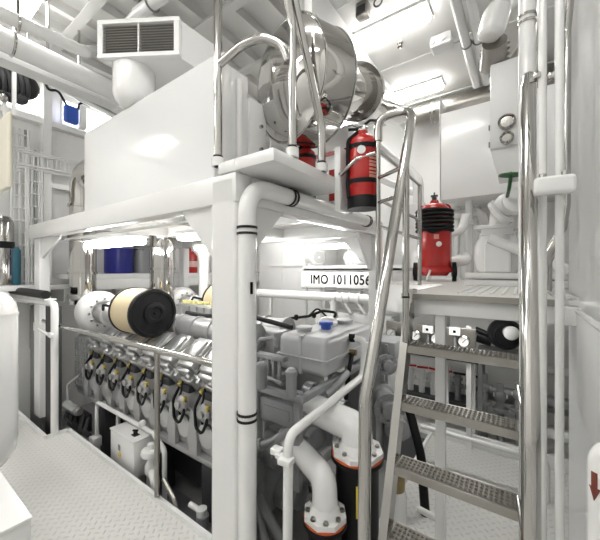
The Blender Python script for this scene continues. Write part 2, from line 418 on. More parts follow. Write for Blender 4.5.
# handrails on the landing
def rail(name_pts, r, label, sockets=(), extra=(), bend=.1, group='polished handrails of the landing'):
    a = V(name_pts[0]); t = thing('handrail', label, 'handrail', a, group)
    MB().tube(name_pts, r, bend, 14).build('tube', STEEL, t)
    for s in sockets:
        MB().lathe([(0, 0), (r + .012, 0), (r + .012, .045), (r + .002, .05), (0, .05)], s, (0, 0, 1), 16).build('socket', WHITE, t)
        MB().lathe([(r * .9, .05), (r + .004, .05), (r + .004, .058), (r * .9, .058)], s, (0, 0, 1), 16).build('seal_ring', BLACKP, t)
    for e in extra: MB().tube(e, r * .95, .16, 14).build('crossbar', STEEL, t)
    return t
zl = ZT + .06
p1, p2, p3 = V((-1.345, 1.125, zl)), V((-.935, 1.25, zl)), V((-.935, 1.53, zl))
hoop = [(p1.x, p1.y, 2.71), (-1.20, 1.155, 2.775), (-1.08, 1.18, 2.785), (-.98, 1.225, 2.73), (p2.x - .02, p2.y - .01, 2.64)]
rail([p1 + V((0, 0, .0)), (p1.x, p1.y, CEIL - .30)], .023, 'tall polished steel handrail post against the end of the white casing, with arched crossbar', [p1], [hoop])
rail([p2, (p2.x, p2.y, 2.83), (p2.x - .0, p2.y - .36, 3.72)], .021, 'polished handrail in front of the mirror drum, vertical below and leaning above', [p2], bend=.2)
rail([p3, (p3.x, p3.y, 2.42), (p3.x, p3.y - .50, 3.44)], .023, 'polished handrail leaning back in front of the mirror drum, nearest the hanging extinguisher', [p3], bend=.2)
# mirror drum (exhaust silencer), tilted
R0 = .365
dc = P(288, 82, d=2.0); da = V((.30, .95, .10)).normalized()
t = thing('exhaust_silencer', 'big mirror-polished steel drum behind the handrails', 'silencer', (dc.x, dc.y, ZT))
MB().lathe([(R0, 0), (R0, .24)], dc, da, 64).build('shell', MIRROR, t)
MB().lathe([(0, -.115), (R0 * .35, -.108), (R0 * .62, -.088), (R0 * .82, -.055), (R0 * .94, -.02), (R0 - .004, 0), (R0, .0)], dc, da, 64).build('end_cap', MIRROR, t)
MB().torus(dc, da, R0 + .001, .006, 64).build('rim', STEEL, t)
MB().torus(dc + da * .24, da, R0 + .001, .006, 64).build('rim', STEEL, t)
e = dc + da * .24; o1 = P(357, 93, d=2.75); o2 = P(378, 104, d=3.6); o3 = P(398, 114, d=4.4)
MB().lathe([(R0, 0), (R0 * .85, .05), (.22, .09), (.2, .09)], e, da, 48).build('cone', MIRROR, t)
MB().tube([e + da * .02, o1, o2, o3], [.20, .15], .3, 28).build('outlet_pipe', MIRROR, t)
MB().lathe([(.19, -.04), (.235, -.04), (.235, .04), (.19, .04)], P(357, 93, d=2.75), (o2 - o1).normalized() + (o1 - e).normalized(), 36).build('ring', STEEL, t)
for f in (.06, .18):
    q = dc + da * f; MB().bx(q.x - .03, q.x + .03, q.y - .02, q.y + .02, q.z + R0 - .01, CEIL - .01).build('hanger', WHITE, t)
# lower exhaust risers
def riser(pts, r, label, bands):
    t = thing('exhaust_pipe', label, 'pipe', pts[0], 'polished exhaust risers')
    MB().tube(pts, r, .24, 24, 10).build('tube', MIRROR, t)
    for z in bands: MB().lathe([(r, 0), (r + .014, 0), (r + .014, .03), (r, .03)], (pts[0][0], pts[0][1], z), (0, 0, 1), 24).build('band', STEEL, t)
    return t
riser([(-4.05, 1.46, 1.22), (-4.05, 1.46, 2.68), (-3.3, 1.46, 2.68)], .13, 'polished exhaust riser with an elbow entering the end of the white casing', (1.3, 1.55, 1.95, 2.3))
riser([(-3.69, 2.2, 1.15), (-3.69, 2.2, 2.03)], .145, 'short polished exhaust riser beside the blue drum, under the gantry', (1.35, 1.6, 1.85))
# ------------------------------------------------------------ ENGINE
ECY = 2.0
E = thing('marine_engine', 'big silver grey V-type marine diesel engine below the gantry', 'engine', (-2.7, ECY, -.4))
X0, X1 = -3.92, -1.62
def sec(pts, x0, x1, mt, name): return MB().prism([(x0, ECY + y, z) for y, z in pts], (x1 - x0, 0, 0)).build(name, mt, E)
half = [(-.36, .16), (-.50, .20), (-.545, .30), (-.545, .52), (-.44, .70), (-.20, .92)]
body = half + [(-y, z) for y, z in half[::-1]]
m = MB(); m.prism([(X0, ECY + y, z) for y, z in body], (X1 - X0, 0, 0))
NC, PITCH, XC0 = 8, .268, -3.72
for s in (-1, 1):
    for i in range(NC + 1):
        x = XC0 - PITCH / 2 + i * PITCH
        yo = ECY + s * .545
        m.prism([(x - .028, yo, .56), (x + .028, yo, .56), (x + .055, yo + s * .008, .36), (x + .045, yo, .24), (x - .045, yo, .24), (x - .055, yo + s * .008, .36)], (0, s * .035, 0))
    m.bx(X0, X1, ECY + s * .5, ECY + s * .572, .20, .245, .008)
    m.bx(X0, X1, ECY + s * .5, ECY + s * .565, .50, .535, .008)
m.build('crankcase', CASTG, E)
m = MB(); m.prism([(X0 + .05, ECY + y, z) for y, z in ((-.40, .20), (-.34, -.22), (.34, -.22), (.40, .20))], (X1 - X0 - .1, 0, 0)); m.build('oil_pan', DARKG, E)
for x in (-3.6, -2.7, -1.8): MB().bx(x - .12, x + .12, ECY - .55, ECY - .33, -.36, .18, .01).build('mounting_foot', DARKG, E)
MB().bx(-4.0, -1.4, ECY - .60, ECY - .36, -.40, -.36).build('bed_rail', MIDG, E); MB().bx(-4.0, -1.4, ECY + .36, ECY + .60, -.40, -.36).build('bed_rail', MIDG, E)
for i in range(NC):
    x = XC0 + i * PITCH
    yo = ECY - .545
    q = MB(); q.lathe([(0, 0), (.075, 0), (.085, -.012), (.085, -.03), (0, -.036)], (x, yo + .004, .41), (0, 1, 0), 20)
    cov = q.build('inspection_cover', ALU, E)
def head(i, s):
    """one cylinder head cover, tilted with its bank; cables and plugs only on the side one sees"""
    x = XC0 + i * PITCH
    R = Matrix.Rotation(-s * math.radians(38), 4, 'X')
    c = V((x, ECY + s * .40, .86)); r3 = R.to_3x3()
    L = lambda a, b, z: c + r3 @ V((a, b * s, z))
    m = MB()
    m.box(L(0, 0, -.06), (.205, .31, .14), R, .012)
    m.box(L(0, -.01, .06), (.180, .27, .12), R, .016)
    m.box(L(0, .15, .055), (.15, .03, .085), R, .008)
    m.box(L(0, -.02, .13), (.15, .17, .03), R, .01)
    for a in (-.085, .085):
        for b in (-.11, .11): m.cyl(L(a, b, .0), L(a, b, .055), .016, n=8)
    m.box(L(0, .165, -.03), (.17, .06, .11), R, .015)
    m.cyl(L(.05, .15, .04), L(.05, .185, .04), .024, n=14)
    m.box(L(-.06, .185, .045), (.03, .04, .06), R, .006)
    hc = m.build('cylinder_head', ALU, E)
    if s < 0:
        k = MB(); k.tube([L(-.07, .16, -.02), L(-.09, .24, -.06), (x - .085, ECY - .60, .60), (x - .06, ECY - .61, .47), (x, ECY - .605, .44), (x + .045, ECY - .60, .52), (x + .05, ECY - .585, .63)], .011, .06, 8)
        k.tube([L(-.03, .19, .0), L(-.03, .25, -.05), (x - .03, ECY - .60, .58), (x - .01, ECY - .59, .50)], .008, .05, 8)
        k.build('cable_loop', BLACK, hc)
        k = MB(); k.box(L(-.065, .205, -.03), (.03, .045, .04), R, .006); k.build('plug', PLUG, hc)
        k = MB(); k.box((x + .05, ECY - .59, .63), (.024, .03, .045), (0, .3, 0), .005)
        k.build('plug', PLUG, hc)
        k = MB(); k.sphere((x + .01, ECY - .585, .585), .055, (1, .6, 1.25)); k.cyl((x + .01, ECY - .60, .59), (x + .01, ECY - .635, .59), .028, n=14); k.build('pump_unit', CASTG, hc)
        k = MB(); k.bx(x - .06, x + .06, ECY - .56, ECY - .50, .66, .72, .01); k.build('bracket', DARKG, hc)  # dark block standing in for the shadow gap under the head cover
        k = MB(); k.tube([L(.105, .12, .03), L(.112, .02, .10), L(.108, -.12, .08)], .011, .06, 8); k.build('fuel_pipe', STEEL, hc)
    return hc
for s in (-1, 1):
    for i in range(NC): head(i, s)
# charge air ducts above each bank
for s in (-1, 1):
    y = ECY + s * .20
    m = MB(); m.tube([(-2.95, y, 1.06), (-1.7, y, 1.06)], .105, 0, 20)
    for k in range(6): m.lathe([(.105, 0), (.118, .0), (.118, .03), (.105, .03)], (-2.9 + k * .235, y, 1.06), (1, 0, 0), 20)
    m.bx(-2.3, -1.72, y - .09, y + .09, .9, 1.10, .02)
    m.build('charge_air_duct', CASTG, E)
m = MB(); m.bx(-3.55, -1.6, ECY - .10, ECY + .10, .88, 1.10, .02)
m.build('valley_cover', CASTG, E)
# wiring box with yellow plugs
m = MB(); m.bx(-3.25, -2.35, ECY + .12, ECY + .30, 1.08, 1.22, .01)
for k in range(7): m.bx(-3.2 + k * .125, -3.13 + k * .125, ECY + .10, ECY + .12, 1.10, 1.20)
wb = m.build('wiring_box', ALU, E)
for k in range(9):
    m = MB(); m.box((-3.2 + k * .10, ECY + .19, 1.237), (.045, .05, .032), None, .006); m.build('plug', mat('pale_yellow_plug%d' % k, (.62, .58, .25), .45), wb)
MB().tube([(-2.75, ECY - .1, 1.17), (-2.5, ECY - .08, 1.16), (-1.9, ECY - .05, 1.2), (-1.5, ECY, 1.14)], .02, .1, 10).build('hose', BLACK, E)
# turbochargers with intake ducts and air filters
def turbo(s):
    y, z = ECY + s * .50, 1.15
    m = MB()
    m.lathe([(0, -.30), (.10, -.30), (.12, -.22), (.15, -.14), (.19, -.10), (.22, -.04), (.225, .03), (.205, .09), (.17, .12), (.125, .125), (.11, .08), (0, .08)], (-3.74, y, z), (1, 0, 0), 32)
    m.tube([(-3.74, y, z - .14), (-3.74, y - s * .12, z - .27), (-3.7, y - s * .28, z - .22)], .085, .12, 16)
    tb = m.build('turbocharger', mat('turbo_casing%d' % s, (.58, .58, .575), .4, .15, var=.05, scale=8), E)
    m = MB()
    for k in range(12):
        a = 2 * PI * k / 12; q = V((-3.62, y + math.cos(a) * .145, z + math.sin(a) * .145)); m.cyl(q, q + V((.025, 0, 0)), .010, n=6)
    m.build('bolt', STEEL, tb)
    MB().lathe([(0, 0), (.095, 0), (.095, .20), (.125, .21), (.125, .24), (.105, .25), (.105, .42), (.15, .48), (.16, .64), (0, .64)], (-3.66, y, z), (1, 0, 0), 28).build('intake_duct', ALU, E)
    yy, zz = y, z + .07
    f = MB().lathe([(0, 0), (.195, 0), (.207, .012), (.207, .34), (.2, .345), (0, .345)], (-3.02, yy, zz), (1, 0, 0), 44).build('air_filter', CREAM, E)
    xf = -2.655
    MB().lathe([(.21, -.035), (.216, -.02), (.216, .01), (.207, .02), (.185, .022), (.18, .012), (.10, .016), (.095, .035), (.07, .045), (.055, .04), (.05, .03), (.012, .03), (.010, .048), (0, .05)], (xf, yy, zz), (1, 0, 0), 44).build('end_cap', BLACKP, f)
    MB().lathe([(.19, 0), (.215, 0), (.215, .02), (.19, .02)], (-3.025, yy, zz), (1, 0, 0), 44).build('back_ring', BLACKP, f)
    m = MB(); m.tube([(-3.35, y - .12, z + .06), (-3.25, y - .16, z + .12), (-3.12, y - .12, z + .10), (-3.05, y - .06, z + .12)], .013, .04, 8); m.build('hose', BLACK, E)
turbo(-1); turbo(1)
# flywheel housing at the far end: finned grey casting
m = MB(); m.bx(-4.38, -3.93, ECY - .50, ECY + .50, .12, .84, .05)
for k in range(6): m.bx(-4.36 + k * .078, -4.342 + k * .078, ECY - .512, ECY - .49, .2, .80)
for k in range(7): m.bx(-4.37, -3.94, ECY - .512, ECY - .49, .24 + k * .085, .256 + k * .085)
m.bx(-4.34, -3.95, ECY - .44, ECY - .1, .83, .95, .03)
m.build('flywheel_housing', ALU, E)
m = MB()
for k in range(5): m.tube([(-4.3 + k * .13, ECY - .58, .02), (-4.2 + k * .13, ECY - .66, -.06 - .03 * (k % 2)), (-4.1 + k * .12, ECY - .6, -.16)], .02, .05, 8)
m.bx(-4.3, -3.9, ECY - .62, ECY - .5, -.2, .0, .02)
m.build('starter_motor', DARKG, E)
m = MB(); m.cyl((-4.15, ECY - .66, .1), (-3.85, ECY - .66, .1), .05); m.cyl((-3.85, ECY - .66, .1), (-3.8, ECY - .66, .1), .035); m.tube([(-4.1, ECY - .66, .1), (-4.2, ECY - .64, .3), (-4.1, ECY - .56, .4)], .015, .06, 8); m.build('oil_pump', ALU, E)
# gear case and front end
m = MB(); m.bx(-1.62, -1.50, ECY - .52, ECY + .52, -.1, .92, .03)
m.bx(-1.50, -1.38, ECY - .46, ECY + .46, -.05, .60, .03)
m.build('gear_case', ENGG, E)
fr = lambda pts, r, mt, nm, bend=.08: MB().tube(pts, r, bend, 12).build(nm, mt, E)
m = MB()
for (y, z, r, l) in ((1.62, .42, .13, .20), (1.98, .28, .17, .12), (2.32, .42, .13, .2), (1.75, .05, .12, .16), (2.05, .62, .10, .14)):
    m.lathe([(0, 0), (r, 0), (r, l * .5), (r * .7, l * .6), (r * .7, l), (r * .3, l + .02), (0, l + .02)], (-1.39, y, z), (1, 0, 0), 24)
    for k in range(8):
        a = 2 * PI * k / 8; q = V((-1.39 + l * .5, y + math.cos(a) * r * .86, z + math.sin(a) * r * .86)); m.cyl(q, q + V((.02, 0, 0)), .012, n=6)
m.build('pump_housing', ENGG, E)
m = MB()
for z in (.70, .56, .44): m.bx(-1.36, -1.06, 1.56, 1.60, z - .012, z + .012)
for y in (1.50, 1.9): m.bx(-1.10, -1.06, y - .02, y + .02, .30, .88)
m.bx(-1.38, -1.02, 1.46, 1.50, .83, .87, .005); m.bx(-1.38, -1.02, 1.95, 1.99, .83, .87, .005); m.bx(-1.06, -1.02, 1.48, 2.4, .83, .87, .005); m.bx(-1.40, -1.36, 1.48, 2.4, .83, .87, .005)
m.bx(-1.36, -1.10, 1.47, 1.52, .66, .80, .01); m.bx(-1.32, -1.12, 1.46, 1.475, .70, .76)
m.bx(-1.39, -1.36, 1.45, 1.50, .30, .85)
m.build('front_bracket', ENGG, E)
for x, y in ((-1.33, 1.46), (-1.10, 1.46)):
    MB().lathe([(0, 0), (.030, 0), (.032, .02), (.032, .12), (.036, .125), (.036, .15), (.02, .165), (0, .165)], (x, y, .86), (0, 0, 1), 18).build('fuel_filter', ENGG, E)
m = MB(); m.tube([(-1.45, 1.40, .32), (-1.36, 1.40, .50), (-1.20, 1.43, .58), (-1.08, 1.62, .72), (-1.0, 1.85, .84), (-1.0, 2.05, .90)], .026, .12, 12)
for p, a in (((-1.30, 1.41, .535), (1, .15, .5)), ((-1.03, 1.76, .80), (.4, 1, .5))): m.lathe([(.026, -.02), (.036, -.02), (.036, .02), (.026, .02)], p, a, 16)
m.build('coolant_hose', ENGG, E)
fr([(-1.55, 1.42, .30), (-1.55, 1.42, .62), (-1.62, 1.45, .78), (-1.75, 1.55, .8)], .085, CASTG, 'coolant_elbow', .14)
MB().lathe([(0, 0), (.12, 0), (.12, .04), (.08, .05), (.08, .12), (.12, .13), (.12, .17), (0, .17)], (-1.52, 1.40, .34), (1, -.2, -.1), 24).build('coolant_flange', ENGG, E)
fr([(-1.36, 1.42, .52), (-1.36, 1.42, .15), (-1.44, 1.38, -.05), (-1.5, 1.35, -.3)], .018, ENGG, 'drain_pipe', .06)
fr([(-1.40, 1.5, .12), (-1.1, 1.42, -.02), (-.95, 1.5, -.2)], .03, MIDG, 'drain_pipe', .06)
fr([(-1.45, 1.55, .02), (-1.22, 1.40, -.12), (-1.2, 1.3, -.35)], .025, MIDG, 'drain_pipe', .06)
fr([(-1.1, 1.75, .35), (-1.1, 2.2, .35), (-1.1, 2.35, .1)], .05, MIDG, 'coolant_pipe', .1)
fr([(-1.25, 1.7, .20), (-1.02, 1.9, .18), (-.95, 2.2, .25)], .045, ENGG, 'coolant_pipe', .1)
# coolant pumps at the far corner of the front end
m = MB()
for (x, y, z, r, l) in ((-1.0, 2.55, .55, .12, .3), (-1.05, 2.7, .82, .09, .25), (-.95, 2.75, .3, .13, .2)):
    m.lathe([(0, 0), (r, 0), (r, l * .3), (r * .8, l * .35), (r * .8, l * .8), (r * .95, l * .85), (r * .95, l), (r * .55, l), (r * .5, l + .05), (r * .2, l + .06), (0, l + .06)], (x, y, z), (.6, -.8, 0), 20)
    for k in range(8):
        a = 2 * PI * k / 8; q = V((x, y, z)) + V((.6, -.8, 0)) * l + V((.8, .6, 0)) * math.cos(a) * r * .75 + V((0, 0, 1)) * math.sin(a) * r * .75
        m.cyl(q, q + V((.6, -.8, 0)) * .015, .011, n=6)
m.bx(-1.2, -.85, 2.55, 2.85, .85, 1.0, .02); m.bx(-1.25, -.95, 2.4, 2.6, .0, .85, .03)
for k in range(6): m.bx(-1.18 + k * .05, -1.16 + k * .05, 2.53, 2.55, .6, .98)
m.build('coolant_pump', ENGG, E)
# header tank
tk = MB(); tk.bx(-1.43, -1.03, 1.74, 2.50, .89, 1.15, .045, 5)
tk.bx(-1.25, -1.22, 1.735, 2.505, .89, 1.155, .008)
tk.bx(-1.44, -1.02, 1.73, 2.51, 1.0, 1.01, .004)
tank = tk.build('header_tank', TANKG, E, label='light grey coolant tank with round caps')
for x, y, r in ((-1.30, 1.88, .06), (-1.22, 2.36, .075)):
    MB().lathe([(0, 0), (r * .9, 0), (r * .9, .015), (r, .018), (r, .035), (r * .75, .042), (0, .042)], (x, y, 1.15), (0, 0, 1), 24).build('cap', TANKG, tank)
MB().lathe([(0, 0), (.04, 0), (.04, .03), (.054, .032), (.054, .055), (.04, .062), (0, .062)], (-1.22, 2.06, 1.15), (0, 0, 1), 24).build('cap', BLUEC, tank, label='blue filler cap')
MB().sphere((-1.30, 2.22, 1.17), .085, (1, 1, .6)).build('float_dome', WHITE, tank)
m = MB()
for y in (1.85, 2.15): m.box((-1.44, y, .95), (.02, .04, .1), None, .004)
m.build('strap', ENGG, tank)
# cable harness over the far bank
m = MB(); m.tube([(-1.95, 2.42, .98), (-1.85, 2.38, 1.13), (-1.62, 2.42, 1.17), (-1.52, 2.5, 1.22), (-1.42, 2.6, 1.2), (-1.45, 2.55, 1.12)], .013, .05, 8)
m.tube([(-1.62, 2.42, 1.17), (-1.55, 2.46, 1.25), (-1.46, 2.5, 1.16), (-1.5, 2.44, 1.06)], .009, .04, 8)
for q in ((-1.75, 2.40, 1.15), (-1.58, 2.45, 1.18), (-1.5, 2.5, 1.15), (-1.45, 2.48, 1.12)): m.box(q, (.03, .03, .05), (.3, .2, 0), .004)
m.build('cable_harness', BLACK, E)
m = MB()
for k in range(7): m.bx(-1.62 + k * .05, -1.60 + k * .05, 1.60, 1.62, .84, 1.0)
m.bx(-1.66, -1.26, 1.58, 1.64, 1.0, 1.03, .004); m.tube([(-1.62, 1.58, .90), (-1.3, 1.56, .88), (-1.2, 1.5, .9)], .012, .03, 8)
m.build('front_rack', ENGG, E)
MB().tube([(-1.52, 1.6, 1.0), (-1.48, 1.6, 1.12), (-1.36, 1.62, 1.14), (-1.33, 1.62, 1.08)], .014, .03, 8).build('vent_pipe', MIDG, E)
# dark hose low on the front end
MB().tube([(-1.02, 2.1, .98), (-.99, 2.02, .97), (-.99, 1.98, .88), (-1.0, 1.96, .7)], .016, .04, 8).build('hose', BLACK, E)
MB().cyl((-1.03, 2.08, 1.0), (-.98, 2.08, 1.0), .022, n=12).build('sensor', BRASS, E)
# ------------------------------------------------------------ PIPEWORK IN FRONT OF THE ENGINE
t = thing('white_pipe', 'white pipe from the header tank bending down in front of the engine', 'pipe', (-.97, 1.3, -.4))
pts = [(-1.09, 2.07, 1.10), (-.93, 2.12, 1.10), (-.918, 2.06, .85), (-.918, 1.195, .80), (-.918, 1.18, -.4)]
MB().tube(pts, .024, .07, 14, 8).build('tube', WHITE, t)
m = MB(); m.cyl((-1.10, 2.066, 1.10), (-1.0, 2.105, 1.10), .030); m.build('hose_collar', BLACK, t)
m = MB(); m.box((-.918, 1.178, .69), (.07, .06, .032), (0, 0, .1), .008); m.box((-1.0, 1.21, .695), (.06, .05, .032), (0, 0, .1), .008); m.box((-.96, 1.19, .69), (.05, .03, .02)); m.build('pipe_clamp', WHITE, t)
def flange_pipe(label, path, r, fc, fr, loc, blen, br):
    """elbow with bolted flange, orange gasket and black bellows"""
    t = thing('seawater_pipe', label, 'pipe', loc)
    fc = V(fc); pts = [V(p) for p in path]
    MB().tube(pts + [fc + V((0, 0, .012))], r, r * 1.25, 24, 10).build('elbow', WHITE, t)
    MB().lathe([(r, .05), (r + .02, .012), (fr, .012), (fr, -.014), (0, -.014)], fc, (0, 0, 1), 8, False, .2).build('flange', WHITE, t)
    MB().lathe([(0, -.014), (fr * .97, -.014), (fr * .97, -.026), (0, -.026)], fc, (0, 0, 1), 32).build('gasket', ORANGE, t)
    MB().lathe([(0, -.026), (fr, -.026), (fr, -.046), (br, -.05), (br, -blen), (0, -blen)], fc, (0, 0, 1), 32).build('bellows', BLACK, t)
    for k in range(8):
        a = .2 + 2 * PI * (k + .5) / 8; q = fc + V((math.cos(a), math.sin(a), 0)) * fr * .78
        MB().lathe([(0, .024), (.012, .024), (.012, .012), (.016, .012), (.016, .009)], q, (0, 0, 1), 6, False).build('bolt', BRUSH, t)
    return t
flange_pipe('large white flanged elbow with orange gasket on a wide black bellows', [(-1.12, 1.68, .72), (-.765, 1.63, .705)], .088, (-.755, 1.615, .595), .145, (-.76, 1.6, -.4), .55, .118)
flange_pipe('smaller white flanged elbow with orange gasket low in front of the engine', [(-1.25, 1.60, .53), (-.85, 1.42, .50)], .066, (-.83, 1.39, .345), .113, (-.83, 1.39, -.4), .4, .085)
m = MB(); m.lathe([(.119, -.13), (.1195, -.13), (.1195, -.30), (.119, -.30)], (-.755, 1.615, .595), (0, 0, 1), 32)
# keep only a strip of the wrap: the yellow sticker on the bellows
for v in [v for v in m.bm.verts if (v.co - V((-.755, 1.615, v.co.z))).normalized().dot(V((.62, -.78, 0)).normalized()) < .90]: m.bm.verts.remove(v)
bel = [o for o in bpy.data.objects if o.name.startswith('bellows')][0]
m.build('sticker', YELLOW, bel)
t = thing('filter_vessel', 'white filter vessel with brass top standing behind the ladder foot', 'filter', (-.63, 1.88, -.4))
MB().lathe([(0, 0), (.068, 0), (.068, .62), (.062, .66), (0, .66)], (-.63, 1.88, -.38), (0, 0, 1), 24).build('body', WHITE, t)
MB().lathe([(0, .66), (.06, .66), (.06, .73), (.045, .75), (.045, .80), (0, .80)], (-.63, 1.88, -.38), (0, 0, 1), 20).build('cap', BRASS, t)
MB().cyl((-.58, 1.83, .06), (-.55, 1.80, .06), .03).build('nozzle', WHITE, t)
t = tag(MB().tube([P(402, 398, Y=2.35), P(410, 412, Y=2.3), P(421, 455, Y=2.22), P(425, 510, Y=2.15), P(425, 552, Y=2.1)], .030, .3, 14).build('black_hose', BLACK), 'thick black hose curving down to the white floor behind the ladder', 'hose')
tag(MB().tube([(-.70, 2.75, .28), (.14, 2.75, .28), (.14, 2.75, .0)], .018, .06, 10).build('guard_rail', WHITE), 'low white tube rail across the floor behind the ladder', 'rail')
tag(MB().tube([P(419, 509, Y=1.86), P(441, 521, Y=1.80)], .018, 0, 10).build('guard_rail', WHITE), 'short low white rail between the filter vessel and the walkway column', 'rail')
# ------------------------------------------------------------ RAISED WALKWAY AND LADDER
ZW = 1.477
w = thing('raised_walkway', 'raised white walkway of tread plate at the top of the ladder', 'walkway', (0, 3, 0))
MB().bx(-.525, .205, 1.80, 2.9, ZW - .012, ZW, 0).build('deck_plate', DECKM, w)
MB().bx(-1.12, .95, 2.9, 5.24, ZW - .012, ZW, 0).build('deck_plate', DECKM, w)
MB().bx(-.525, .12, 1.677, 1.80, ZW - .016, ZW, 0).build('deck_plate', DECKM, w)
m = MB()
for k in range(10):
    x = -.28 + k * .05; m.box((x, 2.25, ZW + .003), (.012, .8, .006), (0, 0, 0))
m.build('grip_strip', OFFW, w)
MB().bx(-.525, .12, 1.672, 1.677, ZW - .030, ZW - .001).build('edge_strip', BRUSH, w)
MB().bx(-.56, .20, 1.70, 1.80, ZW - .108, ZW - .031, .006).build('beam', WHITE, w)
MB().bx(-1.12, -.56, 2.9, 2.96, ZW - .27, ZW - .012, .006).build('beam', WHITE, w)
MB().bx(-.56, -.50, 1.80, 2.9, ZW - .155, ZW - .012, .006).build('beam', WHITE, w)
MB().bx(-1.12, .95, 4.5, 4.6, ZW - .155, ZW - .012, .006).build('beam', WHITE, w)
MB().bx(-.50, .95, 3.0, 3.08, ZW - .155, ZW - .012, .006).build('beam', WHITE, w)
for x, y, zt in ((-.345, 1.75, .106), (-.95, 4.5, .15), (.7, 4.5, .15), (.85, 3.0, .15)): MB().bx(x - .024, x + .024, y - .024, y + .024, -.0, ZW - zt, .006, 3).build('column_tube', WHITE, w)
L = thing('ship_ladder', 'steep ship ladder with perforated steel treads and polished handrails', 'ladder', (-.22, 1.2, 0))
def tread(k):
    z = ZW - .2525 * k; y = 1.675 - .0955 * k
    m = MB(); x0, x1 = -.465, -.012
    m.bx(x0, x1, y, y + .105, z - .006, z); m.bx(x0, x1, y - .003, y + .003, z - .036, z); m.bx(x0, x1, y + .102, y + .108, z - .03, z)
    td = m.build('tread', BRUSH, L)
    m = MB(); m.bx(x0 + .004, x1 - .004, y + .005, y + .1, z + .0002, z + .0012)
    for i in range(25):
        for j in range(4):
            q = V((x0 + .016 + i * .0175, y + .018 + j * .023, z + .001))
            m.lathe([(.0066, 0), (.0048, .005), (.0028, .005), (.0024, .0)], q, (0, 0, 1), 8)
    m.build('grip_plate', TREADM, td)
for k in range(1, 6): tread(k)
sl = .0955 / .2525
def stringer(x, w_):
    a = MB(); y_at = lambda z: 1.675 + .045 - sl * (ZW - z)
    a.prism([(x - w_, y_at(ZW + .02) - .05, ZW + .02), (x - w_, y_at(ZW + .02) + .03, ZW + .02), (x - w_, y_at(0) + .03, 0.0), (x - w_, y_at(0) - .05, 0.0)], (2 * w_, 0, 0)); return a
stringer(-.484, .018).build('stringer', STEEL, L); stringer(-.004, .006).build('stringer', STEEL, L)
rl = [(-.47, 1.70, 2.47), (-.47, 1.08, 1.12), (-.47, 1.055, .0)]
MB().tube([(-.665, 1.70, 1.49), (-.665, 1.70, 2.36)], .014, 0, 12).build('stanchion', STEEL, L)
MB().tube([(-.665, 1.70, 2.33), (-.665, 1.70, 2.46)] + [(-.47, 1.70, 2.46)] + [(-.472, 1.08, 1.12), (-.472, 1.055, .0)], .0235, .10, 16, 9).build('handrail', STEEL, L)
MB().tube([(.03, 1.80, 1.49), (.03, 1.78, 2.40), (.022, 1.72, 2.47), (.018, 1.64, 2.38), (.02, 1.08, 1.12), (.02, 1.055, .0)], .0235, .08, 16, 9).build('handrail', STEEL, L)
for x, s in ((.02, -1),):
    for z in (1.12, .75):
        y = 1.675 + .04 - sl * (ZW - z)
        MB().tube([(x, 1.075, z), (x + s * .03, y - .02, z)], .011, 0, 10).build('standoff', STEEL, L)
MB().tube([(-.475, 1.585, 2.20), (-.475, 1.585, 1.24)], .0165, 0, 14).build('stanchion', STEEL, L)
m = MB(); m.lathe([(.0165, 0), (.018, 0), (.018, .01), (.0165, .01)], (-.475, 1.585, 1.46), (0, 0, 1), 14); m.build('stanchion_ring', BLACKP, L)
for z in (2.12, 1.98): MB().tube([(-.665, 1.70, z), (-.475, 1.60, z + .01)], .011, 0, 10).build('mid_rail', STEEL, L)
for z0 in (2.28, 2.0, 1.85): MB().tube([(-.665, 1.70, z0), (-.67, 2.6, z0)], .011, 0, 10).build('mid_rail', STEEL, L)
MB().tube([(-.67, 2.6, 1.48), (-.67, 2.6, 2.28)], .016, 0, 12).build('stanchion', STEEL, L)
tag(MB().tube([(-.685, 1.70, 2.265), (-.775, 1.65, 2.235), (-.885, 1.655, 2.165)], .014, .02, 12).build('grab_bar', STEEL), 'short flat steel grab bar crossing in front of the hanging extinguisher', 'handrail')
